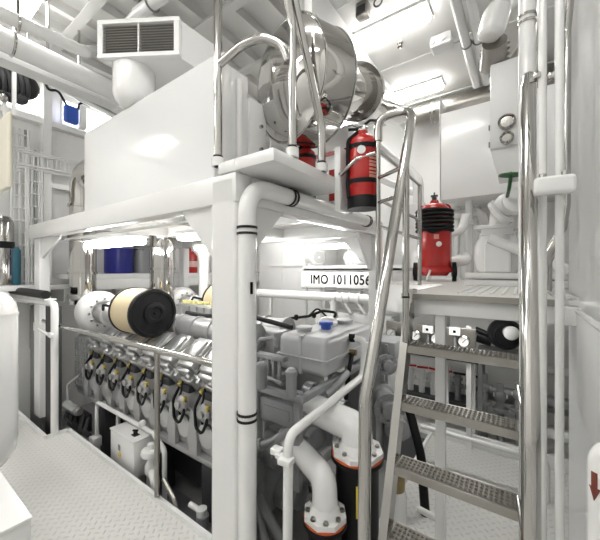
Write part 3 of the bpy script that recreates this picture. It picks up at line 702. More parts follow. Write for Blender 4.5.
# ------------------------------------------------------------ EXTINGUISHERS
def extinguisher(name, label, c, r, h, z0, strap=True, rot=0):
    t = thing(name, label, 'fire extinguisher', (c[0], c[1], z0), 'red fire extinguishers')
    MB().lathe([(0, 0), (r * .9, 0), (r, .02), (r, h * .80), (r * .93, h * .87), (r * .6, h * .93), (.03, h * .95), (.03, h), (0, h)], (c[0], c[1], z0), (0, 0, 1), 32).build('cylinder', RED, t)
    MB().lathe([(0, -.004), (r * 1.03, -.004), (r * 1.03, h * .14), (r, h * .145)], (c[0], c[1], z0), (0, 0, 1), 32).build('base_skirt', BLACKP, t)
    q = V((c[0], c[1], z0 + h))
    m = MB(); m.box(q + V((0, 0, .012)), (.05, .04, .035), None, .006); m.tube([q + V((0, 0, .02)), q + V((-.06, -.02, .05)), q + V((-.12, -.03, .045))], .008, .03, 8); m.build('valve', STEEL, t)
    m = MB(); m.tube([q + V((.0, 0, .03)), q + V((.06, -.03, .04)), q + V((.11, -.04, .02))], .008, .03, 8); m.tube([q + V((-.02, 0, .02)), q + V((-.08, -.03, .02))], .009, .03, 8); m.build('lever', BLACKP, t)
    cc = V((c[0], c[1], 0))
    to = (V((0, 0, 0)) - cc).normalized(); sd = V((-to.y, to.x, 0))
    m = MB(); m.tube([q + V((-.02, 0, .01)), cc - sd * (r * .95) + to * r * .6 + V((0, 0, z0 + h * .85)), cc - sd * (r * .98) + to * .035 + V((0, 0, z0 + h * .3)), cc - sd * r * .9 + to * r * .6 + V((0, 0, z0 + h * .12))], .012, .05, 10); m.build('hose', BLACK, t)
    if strap:
        for f in (.30, .74):
            MB().lathe([(r, 0), (r + .006, 0), (r + .006, .024), (r, .024)], (c[0], c[1], z0 + h * f), (0, 0, 1), 32).build('strap', BLACK, t)
    def patch(a0, a1, za, zb, mt, nm, off=.002):
        m = MB(); n = 8; A = []; B = []
        for i in range(n + 1):
            a = a0 + (a1 - a0) * i / n; d = (to * math.cos(a) + sd * math.sin(a)) * (r + off)
            A.append(m.bm.verts.new(cc + d + V((0, 0, za)))); B.append(m.bm.verts.new(cc + d + V((0, 0, zb))))
        for i in range(n): m.bm.faces.new((A[i], A[i + 1], B[i + 1], B[i]))
        m._smooth(m.bm.faces); return m.build(nm, mt, t)
    return t, to, sd, patch
REDL = mat('faded_red_label', (.62, .25, .20), .5)
t, to, sd, patch = extinguisher('fire_extinguisher', 'red extinguisher strapped upright beside the landing, with white seal and black skirt', (-.775, 1.735), .088, .46, 1.965)
for k in range(7): patch(.42, 1.02, 2.13 + k * .021, 2.13 + k * .021 + (.012 if k % 3 else .016), REDL, 'label_line')
m = MB(); cc = V((-.775, 1.735, 2.285)) + (to * .98 - sd * .08).normalized() * .090; m.lathe([(0, 0), (.024, 0), (.024, .004), (0, .004)], cc, to, 20); m.build('seal', WHITE, t)
tag(MB().bx(-.925, -.885, 1.66, 1.83, 1.96, 2.34, .004).build('mounting_plate', WHITE), 'upright white plate carrying the hanging extinguisher at the landing end', 'bracket')
t, to, sd, patch = extinguisher('fire_extinguisher', 'red extinguisher standing behind the handrails on the gantry deck', (-1.30, 1.90), .075, .40, ZT + .012, True)
# wheeled extinguisher on the walkway
c = V((-.80, 3.72, ZW)); r = .165
t = thing('wheeled_extinguisher', 'large wheeled red extinguisher with black hose wound round it on the walkway', 'fire extinguisher', c)
MB().lathe([(0, .06), (r * .8, .06), (r, .11), (r, .74), (r * .96, .79), (r * .7, .845), (.05, .865), (.04, .90), (0, .90)], c, (0, 0, 1), 36).build('cylinder', RED, t)
MB().lathe([(r, .10), (r + .025, .10), (r + .025, .15), (r, .155)], c, (0, 0, 1), 36).build('base_band', RED, t)
fw = (V((0, 0, 0)) - V((c.x, c.y, 0))).normalized(); sdv = V((-fw.y, fw.x, 0))
for k in range(6):
    m = MB(); m.torus(c + V((0, 0, .56 + k * .042)), (.03 * (k % 2), .02, 1), r + .018, .019, 36, 8); m.build('hose_turn', BLACK, t)
MB().tube([c + sdv * (-.15) + V((0, 0, .80)), c + fw * .1 - sdv * .19 + V((0, 0, .7)), c + fw * .18 - sdv * .04 + V((0, 0, .52)), c + fw * .15 + sdv * .14 + V((0, 0, .58))], .017, .08, 10).build('hose_end', BLACK, t)
m = MB(); m.cyl(c + V((0, 0, .89)), c + V((0, 0, .95)), .025); m.tube([c + V((0, 0, .95)), c + V((0, 0, .99))], .008, 0, 8); m.box(c + V((0, 0, .95)), (.07, .03, .02)); m.build('valve', DARKG, t)
MB().tube([c + sdv * .165 - fw * .08 + V((0, 0, .1)), c + sdv * .165 - fw * .08 + V((0, 0, .86)), c - sdv * .165 - fw * .08 + V((0, 0, .86)), c - sdv * .165 - fw * .08 + V((0, 0, .1))], .012, .06, 10).build('push_handle', RED, t)
for s in (-1, 1):
    q = c + sdv * (s * .20) - fw * .02 + V((0, 0, .105))
    wh = MB().lathe([(0, -.025), (.05, -.028), (.06, -.02), (.105, -.02), (.105, .02), (.06, .02), (.05, .028), (0, .025)], q, sdv, 28).build('wheel', BLACK, t)
MB().cyl(c + sdv * -.2 + V((0, 0, .105)) - fw * .02, c + sdv * .2 + V((0, 0, .105)) - fw * .02, .012).build('axle', STEEL, t)
m = MB(); m.lathe([(0, 0), (.028, 0), (.028, .004), (0, .004)], c + fw * (r + .0) + sdv * .045 + V((0, 0, .40)), fw, 20); m.build('seal', WHITE, t)
m = MB(); m.box(c + fw * (r + .006) + sdv * .02 + V((0, 0, .48)), (.05, .004, .05), Matrix.Rotation(math.atan2(sdv.y, sdv.x), 4, 'Z')); m.build('label_plate', REDL, t)
m = MB(); m.tube([c + fw * .20 - sdv * .04 + V((0, 0, .12)), c + fw * .24 - sdv * .075 + V((0, 0, .012))], .012, 0, 8); m.build('prop_stand', WHITE, t)
# ------------------------------------------------------------ RIGHT-HAND GROUP: pump, cabinet, pipes by the bulkhead
c = P(500, 270, Y=3.0); c.z = ZW
t = thing('pump_unit', 'white painted pump with flanged lid and angled pipe on the walkway', 'pump', c)
MB().bx(c.x - .23, c.x + .42, c.y - .22, c.y + .3, ZW, ZW + .045, .006).build('plinth', WHITE, t)
MB().bx(c.x - .23, c.x + .42, c.y - .20, c.y + .28, ZW + .06, ZW + .10, .006).build('plinth', WHITE, t)
MB().lathe([(0, .09), (.12, .09), (.155, .13), (.17, .22), (.165, .32), (.13, .39), (.11, .42), (.11, .45), (0, .45)], c + V((-.02, .02, 0)), (0, 0, 1), 28).build('casing', WHITE, t)
m = MB(); m.bx(c.x - .17, c.x + .13, c.y - .13, c.y + .17, ZW + .45, ZW + .48, .006); m.bx(c.x - .125, c.x + .09, c.y - .1, c.y + .12, ZW + .40, ZW + .45); m.build('lid', WHITE, t)
MB().bx(c.x - .10, c.x + .08, c.y - .19, c.y - .1, ZW + .10, ZW + .34, .02, 3).build('cover', WHITE, t)
MB().tube([c + V((-.06, -.19, .37)), c + V((.40, -.21, .12))], .038, 0, 16).build('angled_pipe', WHITE, t)
w_ = P(511, 175, Y=2.42); b_ = P(507, 205, Y=2.72)
m = MB(); m.tube([c + V((-.02, .02, .47)), c + V((.0, -.02, .58)), b_, b_ + V((.10, .02, -.02))], .066, .12, 18); m.sphere(b_, .085, (1, 1, 1))
m.lathe([(0, 0), (.105, 0), (.105, .03), (0, .03)], b_ + V((-.05, -.01, -.06)), (.7, -.3, .5), 24); m.lathe([(0, 0), (.09, 0), (.09, .07), (.06, .09), (0, .09)], b_ + V((.05, -.03, .0)), (.2, -.9, .2), 22)
m.build('valve_body', WHITE, t)
m = MB(); m.torus(w_, (.1, -.12, 1), .06, .010, 24); m.box(w_, (.12, .012, .010)); m.box(w_, (.012, .12, .010)); m.tube([b_ + V((.0, -.06, .03)), w_ + V((-.01, .02, -.08)), w_], .011, .04, 8)
m.build('handwheel', GREEN, t)
# grey electric cabinet with two round lenses
t = thing('electric_cabinet', 'tall pale grey wall cabinet with two round glass lenses', 'cabinet', (-.06, 2.62, 2.25))
cz0, cz1 = 2.44, 3.05
MB().bx(-.185, .08, 2.58, 2.86, cz0, cz1, .008).build('body', OFFW, t)
MB().bx(-.18, .075, 2.565, 2.581, cz0 + .01, cz1 - .01, .004).build('door', OFFW, t)
MB().prism([(-.183, 2.582, cz0), (-.14, 2.60, cz0 - .18), (-.14, 2.84, cz0 - .18), (-.183, 2.858, cz0)], (.22, 0, 0)).build('sloping_base', OFFW, t)
for z in (2.61, 2.50):
    lb = MB().lathe([(0, 0), (.052, 0), (.052, .025), (.040, .035), (.036, .02), (0, .02)] if z > 2.55 else [(0, 0), (.042, 0), (.042, .025), (.03, .035), (.028, .02), (0, .02)], (-.085, 2.565, z), (0, -1, 0), 24).build('lens', STEEL, t)
m = MB()
for z in (2.5, 2.62, 2.9, 3.0): m = MB(); m.box((-.19, 2.62, z), (.012, .03, .03)); m.build('hinge', MIDG, t)
for x in (.055,): MB().bx(x - .02, x + .02, 2.86, 2.90, ZW, cz0 + .1).build('support_leg', WHITE, t)
# big white valve actuator with ribbed neck over the cabinet
t = thing('vent_actuator', 'rounded white cap on a ribbed silver neck above the pale cabinet', 'actuator', (-.07, 2.35, 3.09))
a = P(494, 22, Y=2.45); b = P(494, 62, Y=2.62)
MB().box(a, (.145, .16, .22), Matrix.Rotation(.25, 4, 'Y') @ Matrix.Rotation(YAW, 4, 'Z'), .05, 4).build('cap', WHITE, t)
m = MB(); m.cyl(a + V((0, .05, -.1)), b + V((-.01, .05, .0)), .075, .082, 24)
for k in range(4): m.lathe([(.07, 0), (.092, .01), (.07, .02)], a.lerp(b, .45 + .14 * k) + V((0, .05, 0)), b - a, 24)
m.build('neck', BRUSH, t)
MB().tube([a + V((.08, 0, .05)), a + V((.16, 0, .1)), a + V((.17, .1, .5))], .03, .06, 12).build('arm', OFFW, t)
MB().tube([b + V((-.01, .06, -.0)), b + V((.1, .1, -.02)), b + V((.2, .1, .12)), b + V((.22, .1, .6))], .045, .1, 14).build('elbow', BRUSH, t)
# upright pipes beside the bulkhead
def upright(px, Y, r, z0, z1, label, mt=WHITE, rings=()):
    q = P(px, 270, Y=Y); t = thing('white_pipe', label, 'pipe', (q.x, q.y, z0), 'upright pipes between ladder and bulkhead')
    MB().cyl((q.x, q.y, z0), (q.x, q.y, z1), r, n=24).build('tube', mt, t)
    for z in rings: clamp(t, (q.x, q.y, z), (0, 0, 1), r, STEEL)
    return t
upright(527, 1.95, .036, ZW, CEIL, 'thick upright white pipe directly behind the ladder handrail', rings=(2.86,))
upright(542.5, 1.44, .0130, 0, CEIL, 'slim upright white pipe, the one closer to the ladder')
upright(559.5, 1.42, .0130, 0, CEIL, 'slim upright white pipe, the one closer to the bulkhead')
t = thing('pipe_bracket', 'white rounded clamp block holding the two slim upright pipes', 'bracket', P(554, 186, Y=1.35))
a, b = P(545, 186, Y=1.37), P(563, 185, Y=1.37)
MB().box((a + b) / 2, (.115, .05, .062), Matrix.Rotation(.1, 4, 'Z'), .014, 4).build('block', WHITE, t)
for k in (-.03, .03): MB().lathe([(0, 0), (.011, 0), (.011, .014), (0, .014)], (a + b) / 2 + V((k, -.0, .03)), (0, 0, 1), 8).build('bolt', STEEL, t)
t = thing('pipe_bracket', 'small steel clamp high on the two slim upright pipes', 'bracket', P(546, 78, Y=1.44))
for px in (537, 552):
    MB().box(P(px, 76, Y=1.43), (.022, .022, .022), None, .004).build('clip', STEEL, t)
MB().box(P(545, 77, Y=1.465), (.09, .012, .012)).build('strip', STEEL, t)
# handrail seen behind the slim pipes
q = [P(572, -20, Y=1.95), P(567, 30, Y=2.02), P(566.5, 205, Y=2.02), P(563, 228, Y=2.0), P(548, 252, Y=1.95), P(541, 275, Y=1.9), (P(541, 275, Y=1.9).x, 1.9, ZW)]
tag(MB().tube(q, .017, .06, 12).build('handrail', STEEL), 'polished handrail bending behind the two slim upright pipes', 'handrail')
q = [P(570, 130, Y=2.3), P(563, 165, Y=2.3), P(560, 240, Y=2.3), P(549, 262, Y=2.3), (P(549, 262, Y=2.3).x, 2.3, ZW)]
tag(MB().tube(q, .015, .06, 12).build('handrail', STEEL), 'second polished handrail behind the slim upright pipes, farther back', 'handrail')
# cable tray box on the bulkhead and the pipe with an arrow
t = thing('wall_enclosure', 'white box with sloping open edge fixed along the bulkhead', 'enclosure', (.18, .7, 1.18))
MB().bx(.148, .163, -.4, 1.42, 1.452, 1.466, .004).build('top_flange', WHITE, t)
MB().bx(.152, .161, -.4, 1.418, 1.14, 1.454, .003).build('panel', OFFW, t)
MB().bx(.161, .2145, 1.30, 1.33, 1.36, 1.40, .003).build('standoff', OFFW, t)
MB().bx(.161, .2145, .2, .23, 1.36, 1.40, .003).build('standoff', OFFW, t)
t = thing('white_pipe', 'white pipe marked with a brown arrow pointing down, by the bulkhead', 'pipe', (.135, .98, 0))
q = P(602, 500, Y=.98)
MB().tube([(q.x, .98, 0), (q.x, .98, 1.185), (q.x + .09, .99, 1.21)], .026, .045, 20, 9).build('tube', WHITE, t)
to = V((-q.x, -.98, 0)).normalized(); sd = V((-to.y, to.x, 0))
def wrap(z, x): 
    an = x / .0262 - .5; return V((q.x, .98, 0)) + (to * math.cos(an) + sd * math.sin(an)) * .0268 + V((0, 0, z))
m = MB(); za, zm, zb = 1.144, 1.110, 1.080
def strip(rows):
    prev = None
    for z, hw in rows:
        cur = [m.bm.verts.new(wrap(z, hw * (i / 4 - 1))) for i in range(9)]
        if prev:
            for i in range(8): m.bm.faces.new((prev[i], prev[i + 1], cur[i + 1], cur[i]))
        prev = cur
strip([(za, .006), (zm, .006)]); strip([(zm, .0115), (zb, .0008)])
m.build('arrow', BROWNR, t)
# far wall: big white locker, pipes and duct
t = thing('wall_locker', 'large glossy white locker hanging over the pipes on the far wall', 'locker', (-.2, 4.9, 2.4))
MB().bx(-.86, .9, 4.35, 5.29, 2.50, 3.62, .008).build('body', WHITE, t)
MB().bx(-.872, -.862, 4.335, 4.75, 2.50, 3.85, .004).build('edge_panel', WHITE, t)
t = thing('air_duct', 'round silver duct running along the ceiling of the far wall', 'duct', (-.6, 4.95, 3.78))
MB().cyl((-1.45, 4.95, 3.95), (.9, 4.95, 3.95), .15, n=28).build('tube', BRUSH, t)
m = MB()
for x in (-1.1, -1.05, -.25, -.2, -.15): m.lathe([(.15, 0), (.158, 0), (.158, .02), (.15, .02)], (x, 4.95, 3.95), (1, 0, 0), 28)
m.build('band', STEEL, t)
for x, lb in ((-.49, 'white ceiling pipe of a pair, the one closer to the junction box'), (-.375, 'white ceiling pipe of a pair, the one closer to the white cap')):
    t = thing('ceiling_pipe', lb, 'pipe', (x, 3.3, 3.95), 'pair of white ceiling pipes')
    MB().tube([(x, 1.7, 4.03), (x, 4.7, 4.03)], .045, 0, 18).build('tube', WHITE, t)
    MB().torus((x, 3.78, 4.03), (0, 1, 0), .05, .008, 24).build('clamp', MIDG, t)
    for y in (2.4, 3.78): MB().bx(x - .012, x + .012, y - .01, y + .01, 4.085, CEIL).build('hanger', STEEL, t)
t = thing('junction_box', 'pale ceiling junction box with cable glands between the two ceiling lights', 'box', P(437, 46, Z=4.12))
q = P(437, 46, Z=4.12); MB().bx(q.x - .06, q.x + .16, q.y - .08, q.y + .1, 4.07, CEIL - .001, .02, 3).build('body', OFFW, t)
for k in (-.03, .08): MB().cyl(q + V((k, -.1, .0)), q + V((k, -.06, .0)), .022, n=12).build('gland', OFFW, t)
MB().tube([q + V((.16, 0, 0)), q + V((.5, 0, 0)), q + V((.6, -.3, .03)), q + V((.6, -.9, .03))], .01, .08, 8).build('cable', WHITE, t)
q = P(363, 12, Z=4.12)
t = thing('loudspeaker', 'small grey ceiling loudspeaker next to the beam, before the long lights', 'loudspeaker', q)
MB().bx(q.x - .06, q.x + .06, q.y - .05, q.y + .05, 4.06, CEIL - .001, .01).build('body', BRUSH, t)
MB().bx(q.x - .045, q.x + .045, q.y - .056, q.y - .05, 4.075, 4.15).build('grille', DARKG, t)
for k, (px, lb) in enumerate(((374, 'dark ring clamp on the ceiling right beside the small loudspeaker'),)):
    q = P(378, 2, Z=4.16); tag(MB().torus(q, (0, 1, 0), .04, .008).build('ceiling_clamp', DARKG), 'dark ring clamp on the ceiling beside the small loudspeaker', 'clamp')
for (px, py), lb in (((400, 45), 'tiny sprinkler head on the ceiling below the long light'), ((399, 108), 'tiny sprinkler head on the ceiling beside the ladder handrail')):
    q = P(px, py, Z=CEIL - .03)
    tag(MB().lathe([(0, 0), (.035, 0), (.03, -.02), (.012, -.025), (.012, -.05), (.03, -.052), (0, -.056)], (q.x, q.y, CEIL - .001), (0, 0, 1), 16).build('sprinkler_head', STEEL), lb, 'sprinkler', 'ceiling sprinkler heads')
# far-wall pipes behind the wheeled extinguisher
def pipe(label, pts, r, mt=WHITE, bend=.12, name='white_pipe', cat='pipe', collars=()):
    t = thing(name, label, cat, pts[0]); MB().tube(pts, r, bend, 14).build('tube', mt, t)
    for p, a in collars: MB().lathe([(r, -.03), (r * 1.5, -.03), (r * 1.5, .03), (r, .03)], p, a, 18).build('collar', mt, t)
    return t
pipe('white wall pipe with a bend, beside the wheeled extinguisher, under the locker', [P(448, 216, Y=4.75), P(480, 212, Y=4.75), P(484, 222, Y=4.75), (P(484, 222, Y=4.75).x, 4.75, ZW)], .06, collars=[(P(470, 213, Y=4.75), (1, 0, 0))])
pipe('upright pale pipe rising behind the walkway pump', [(P(469, 240, Y=4.6).x, 4.6, ZW), (P(469, 240, Y=4.6).x, 4.6, 2.5)], .045, collars=[(P(469, 223, Y=4.6), (0, 0, 1))])
pipe('pale elbow pipe low behind the wheeled extinguisher', [P(462, 258, Y=4.3), P(449, 262, Y=4.3), P(449, 235, Y=4.3), P(462, 230, Y=4.35), P(466, 215, Y=4.4)], .05, bend=.1)
pipe('white pipe elbow low beside the wheel of the extinguisher', [P(452, 262, Y=4.15), P(466, 260, Y=4.15), P(466, 255, Y=4.4), (P(466, 255, Y=4.4).x, 4.45, ZW)], .065, bend=.1)
for px, lb in ((458, 'thin upright pipe under the locker, beside the wheeled extinguisher'), (478, 'thin upright pipe under the locker, directly behind the pump lid')):
    q = P(px, 230, Y=5.0); pipe(lb, [(q.x, 5.0, ZW), (q.x, 5.0, 2.5)], .03, mt=OFFW)
pipe('sloping white pipe with an elbow turning down behind the ladder handrails', [P(374, 145, Y=4.2), P(410, 172, Y=4.2), P(418, 180, Y=4.2), P(419, 215, Y=4.2)], .065, bend=.2)
pipe('horizontal white pipe behind the polished handrails, under the sloping pipe', [P(378, 178, Y=4.4), P(412, 192, Y=4.4), P(422, 192, Y=4.4)], .05)
t = thing('pipe_stand', 'pale pipe support block beneath the sloping white pipe', 'support', P(421, 240, Y=4.25))
q = P(420, 240, Y=4.25); MB().bx(q.x - .1, q.x + .1, 4.2, 4.4, ZW, 2.15, .01).build('block', OFFW, t)
q2 = P(417, 196, Y=4.2); MB().bx(q2.x - .09, q2.x + .12, 4.12, 4.18, 2.15, 2.45, .01).build('plate', OFFW, t)
# ------------------------------------------------------------ UNDER THE WALKWAY
t = thing('gauge_panel', 'brushed steel panel with four round pressure gauges under the walkway', 'panel', (-.6, 3.1, .95))
gx0, gx1 = P(386, 340, Y=3.1).x, P(476, 340, Y=3.1).x
MB().bx(gx0, gx1, 3.1, 3.13, P(430, 352, Y=3.1).z, P(430, 325, Y=3.1).z, .004).build('plate', BRUSH, t)
for px, py in ((392, 333), (416, 335), (437, 338), (464, 341)):
    q = P(px, py, Y=3.1); q.y = 3.10
    gg = MB().lathe([(0, .0), (.052, 0), (.052, .04), (.044, .045), (.042, .034), (0, .034)], q, (0, -1, 0), 24).build('gauge', STEEL, t)
    MB().lathe([(0, .0345), (.041, .0345), (.041, .036), (0, .036)], q, (0, -1, 0), 24).build('dial', GLASSD, gg)
    m = MB(); m.box(q + V((.008, -.037, .008)), (.004, .002, .05), (0, .7, 0)); m.build('needle', INK, gg)
for px, py in ((428, 329), (455, 331)):
    q = P(px, py, Y=3.05); MB().box(q, (.09, .06, .07), None, .006).build('switch_box', WHITE, t); MB().box(q + V((0, -.031, 0)), (.022, .006, .022)).build('button', INK, t)
    m = MB(); m.cyl(q + V((0, .0, -.04)), q + V((0, .0, -.2)), .012); m.build('conduit', MIDG, t)
m = MB(); m.bx(gx0 - .02, gx1 + .02, 3.09, 3.12, P(430, 357, Y=3.1).z, P(430, 353, Y=3.1).z); m.build('hose_rail', BLACKP, t)
for x in (gx0 + .06, gx1 - .06): MB().bx(x - .02, x + .02, 3.13, 3.17, 0, 1.1).build('support_leg', WHITE, t)
# valve rack
t = thing('valve_rack', 'white framed rack of small valves with red levers under the walkway', 'rack', (-.6, 3.4, 0))
z0, z1 = P(430, 404, Y=3.3).z, P(430, 358, Y=3.3).z
rx0, rx1 = P(398, 380, Y=3.3).x, P(473, 380, Y=3.3).x
m = MB()
for z in (z0, z1): m.bx(rx0, rx1, 3.3, 3.34, z - .02, z + .02)
for x in (rx0, rx1): m.bx(x - .02, x + .02, 3.3, 3.34, 0, z1 + .02)
xm = P(446, 380, Y=3.3).x; m.bx(xm - .02, xm + .02, 3.3, 3.34, z0, z1)
for x in (rx0, rx1): m.bx(x - .02, x + .02, 3.66, 3.70, 0, z1 + .02)
m.bx(rx0, rx1, 3.66, 3.70, z0 - .02, z0 + .02)
m.build('frame', WHITE, t)
MB().bx(rx0 + .02, rx1 - .02, 3.36, 3.64, z0 + .02, z0 + .05).build('tray', DARKG, t)
MB().bx(rx0 + .05, rx1 - .02, 3.62, 3.64, z0 + .05, z1 - .02).build('back_plate', OFFW, t)
for k in range(6):
    x = rx0 + .09 + k * .115; zc = (z0 + z1) / 2 + .02
    m = MB(); m.cyl((x, 3.45, z0 + .05), (x, 3.45, zc + .05), .03); m.lathe([(0, 0), (.045, 0), (.045, .02), (0, .02)], (x, 3.45, zc), (0, 0, 1), 12); m.cyl((x - .05, 3.45, zc - .06), (x + .05, 3.45, zc - .06), .022); m.build('valve', OFFW if k < 4 else MIDG, t)
    m = MB(); m.box((x + .02, 3.40, zc + .075), (.11, .025, .02), (0, .1 * (k % 3 - 1), .2 * (k % 2)), .006); m.build('lever', RED if k in (0, 1, 2, 3) else BLACKP, t)
pipe('white manifold pipe along the foot of the valve rack', [(rx0 - .1, 3.42, .20), (.5, 3.42, .20)], .045)
pipe('grey manifold pipe behind the valve rack, low over the floor', [(rx1 + .05, 3.6, .42), (.9, 3.6, .42)], .05, mt=ENGG)
# black belt pump beyond the column
q = P(505, 334, Y=3.3)
t = thing('belt_pump', 'black pump with a big round belt guard under the walkway', 'pump', (q.x, 3.3, 0))
MB().lathe([(0, -.05), (.12, -.05), (.135, -.03), (.135, .03), (.12, .05), (0, .05)], q, (.35, -1, 0), 32).build('belt_guard', BLACKP, t)
m = MB(); m.torus(q + V((.02, -.05, 0)), (.35, -1, 0), .10, .015, 28); m.build('belt', BLACK, t)
MB().lathe([(0, 0), (.05, 0), (.06, .06), (.03, .08), (0, .08)], q + V((.03, -.05, .03)), (.35, -1, 0), 20).build('hub', WHITE, t)
MB().cyl(q + V((-.22, .06, -.05)), q + V((-.1, .06, -.08)), .06).build('motor', BLACKP, t)
MB().cyl(q + V((-.23, .0, .02)), q + V((-.05, .0, -.05)), .025).build('pipe', BLACKP, t)
MB().bx(q.x - .22, q.x + .25, 3.25, 3.55, q.z - .20, q.z - .17).build('bed_plate', MIDG, t)
for x in (-.19, .2):
    for y in (3.3, 3.5): MB().bx(q.x + x - .02, q.x + x + .02, y - .02, y + .02, 0, q.z - .2).build('leg', MIDG, t)
for i, (dx_, zz, rr, mt, lb) in enumerate(((-.17, .62, .030, ENGG, 'grey upright valve stem below the black belt pump, beside the rack'), (-.04, .55, .03, MIDG, 'dark grey upright pipe below the black belt pump, in the middle'), (.10, .6, .030, ENGG, 'grey upright pipe below the black belt pump, close to the ladder rail'))):
    x = q.x + dx_; t = thing('valve', lb, 'valve', (x, 3.42, 0))
    MB().cyl((x, 3.42, 0), (x, 3.42, zz), rr).build('stem', mt, t)
    MB().lathe([(0, 0), (rr * 2.2, 0), (rr * 2.2, .025), (0, .025)], (x, 3.42, zz * .55), (0, 0, 1), 18).build('flange', mt, t)
    MB().sphere((x, 3.42, zz * .8), rr * 1.7).build('bonnet', mt, t)
    MB().cyl((x - .055, 3.42, zz * .8), (x + .055, 3.42, zz * .8), rr * .6).build('branch', OFFW, t)
for zz, lb, mt in ((.30, 'grey pipe crossing low behind the ladder treads', ENGG), (.66, 'white pipe crossing behind the ladder below the black pump', WHITE)):
    pipe(lb, [(-.35, 3.75, zz), (1.3, 3.75, zz)], .04, mt=mt)
t = thing('machinery_cabinet', 'white lower cabinet wall behind the racks under the walkway', 'cabinet', (.2, 4.3, 0))
MB().bx(-.7, 1.4, 4.1, 4.45, 0, 1.28, .01).build('body', WALLW, t)
for x in (-.3, .3, .9): MB().bx(x - .008, x + .008, 4.09, 4.1, .1, 1.2).build('seam', OFFW, t)
# ------------------------------------------------------------ RAILING AND BOXES BY THE PIT
t = thing('pit_railing', 'polished handrail along the pit edge before the engine', 'railing', (-2.05, 1.2, 0))
MB().tube([(-4.22, 1.15, 1.05), (-3.9, 1.165, 1.035), (-1.383, 1.175, 1.06)], .022, .1, 14).build('handrail', STEEL, t)
MB().tube([(-2.04, 1.18, 1.045), (-2.04, 1.18, .05)], .019, 0, 14).build('post', BRUSH, t)
MB().tube([(-2.04, 1.225, .14), (-1.91, 1.225, .06), (-1.88, 1.225, .0), (-1.88, 1.225, -.2)], .016, .03, 8).build('foot_plate', BRUSH, t)
m = MB()
for x, z in ((-1.98, .08), (-1.87, .0)): m = MB(); m.cyl((x, 1.215, z), (x, 1.226, z), .012, n=8); m.build('bolt', STEEL, t)
t = thing('junction_box', 'white box with a black knob and small emblem at the pit edge', 'box', (-2.7, 1.36, -.08))
R = Matrix.Rotation(.0, 4, 'Z'); bc = V((-2.70, 1.345, .08))
MB().box(bc, (.40, .19, .29), R, .012).build('body', WHITE, t)
MB().box(bc + V((0, .0, .152)), (.41, .20, .014), R, .006).build('lid', WHITE, t)
q = bc + V((.10, -.03, .157)); m = MB(); m.box(q + V((0, 0, .004)), (.055, .045, .008), R); m.lathe([(0, .008), (.017, .008), (.015, .036), (0, .036)], q, (0, 0, 1), 12); m.box(q + V((0, 0, .04)), (.045, .012, .012), (0, 0, .6)); m.build('knob', BLACKP, t)
fy = bc.y - .097
m = MB(); m.box((bc.x - .03, fy - .003, bc.z + .045), (.032, .004, .045), R); m.build('emblem', MIDG, t)
m = MB(); m.torus((bc.x - .02, fy - .004, bc.z - .01), (0, 1, 0), .016, .004, 16, 6); m.build('emblem', YELLOW, t)
m = MB(); m.bx(bc.x - .12, bc.x + .12, 1.28, 1.385, -.40, -.066, .006); m.build('pedestal', WHITE, t)
t = thing('white_pipe', 'white pipe loop standing round the box at the pit edge', 'pipe', (-2.9, 1.5, -.4))
MB().tube([(-3.50, 1.385, -.10), (-3.50, 1.385, .27), (-2.45, 1.385, .27), (-2.29, 1.385, .18), (-2.29, 1.385, -.4)], .020, .06, 14).build('tube', WHITE, t)
m = MB(); m.box((-3.50, 1.37, -.12), (.10, .09, .10), None, .012); m.build('fitting', WHITE, t); m = MB(); m.sphere((-2.62, 1.385, .30), .03); m.build('fitting', WHITE, t)
MB().cyl((-3.50, 1.385, -.4), (-3.50, 1.385, -.16), .03).build('stub', WHITE, t)
t = thing('white_pipe', 'short white pipe hoop over the lid of the pit-edge box', 'pipe', (-2.7, 1.44, .2))
MB().tube([(-3.24, 1.47, -.15), (-3.24, 1.47, .20), (-2.72, 1.47, .235), (-2.66, 1.47, .0)], .020, .07, 14).build('tube', WHITE, t)
t = thing('valve', 'white angle valve beside the box at the pit edge', 'valve', (-2.34, 1.30, -.4))
m = MB(); m.lathe([(0, -.4), (.035, -.4), (.035, .0), (.045, .02), (.045, .08), (.03, .10), (.03, .15), (.07, .155), (.077, .175), (.07, .195), (.03, .20), (.028, .24), (0, .25)], (-2.37, 1.32, 0), (0, 0, 1), 20)
m.tube([(-2.37, 1.32, .05), (-2.25, 1.28, .0), (-2.22, 1.27, -.3)], .028, .06, 12); m.build('body', WHITE, t)
t = thing('bilge_pump', 'grey bilge pump low in the pit beside the engine', 'pump', (-1.72, 1.4, -.4))
m = MB(); m.bx(-1.85, -1.55, 1.24, 1.385, -.369, -.22, .01); m.lathe([(0, 0), (.07, 0), (.07, .1), (.04, .12), (.04, .2), (0, .2)], (-1.72, 1.31, -.22), (0, 0, 1), 20); m.build('body', ENGG, t)
MB().cyl((-1.83, 1.29, .02), (-1.72, 1.31, .0), .018).build('outlet', WHITE, t)
MB().lathe([(0, 0), (.035, 0), (.035, .05), (0, .06)], (-1.73, 1.31, -.03), (0, 0, 1), 14).build('cap', OFFW, t)
tag(MB().bx(-2.35, -1.45, 1.21, 1.39, -.40, -.37, .004).build('pit_plate', OFFW), 'pale steel plate on the bottom of the pit below the engine', 'plate')
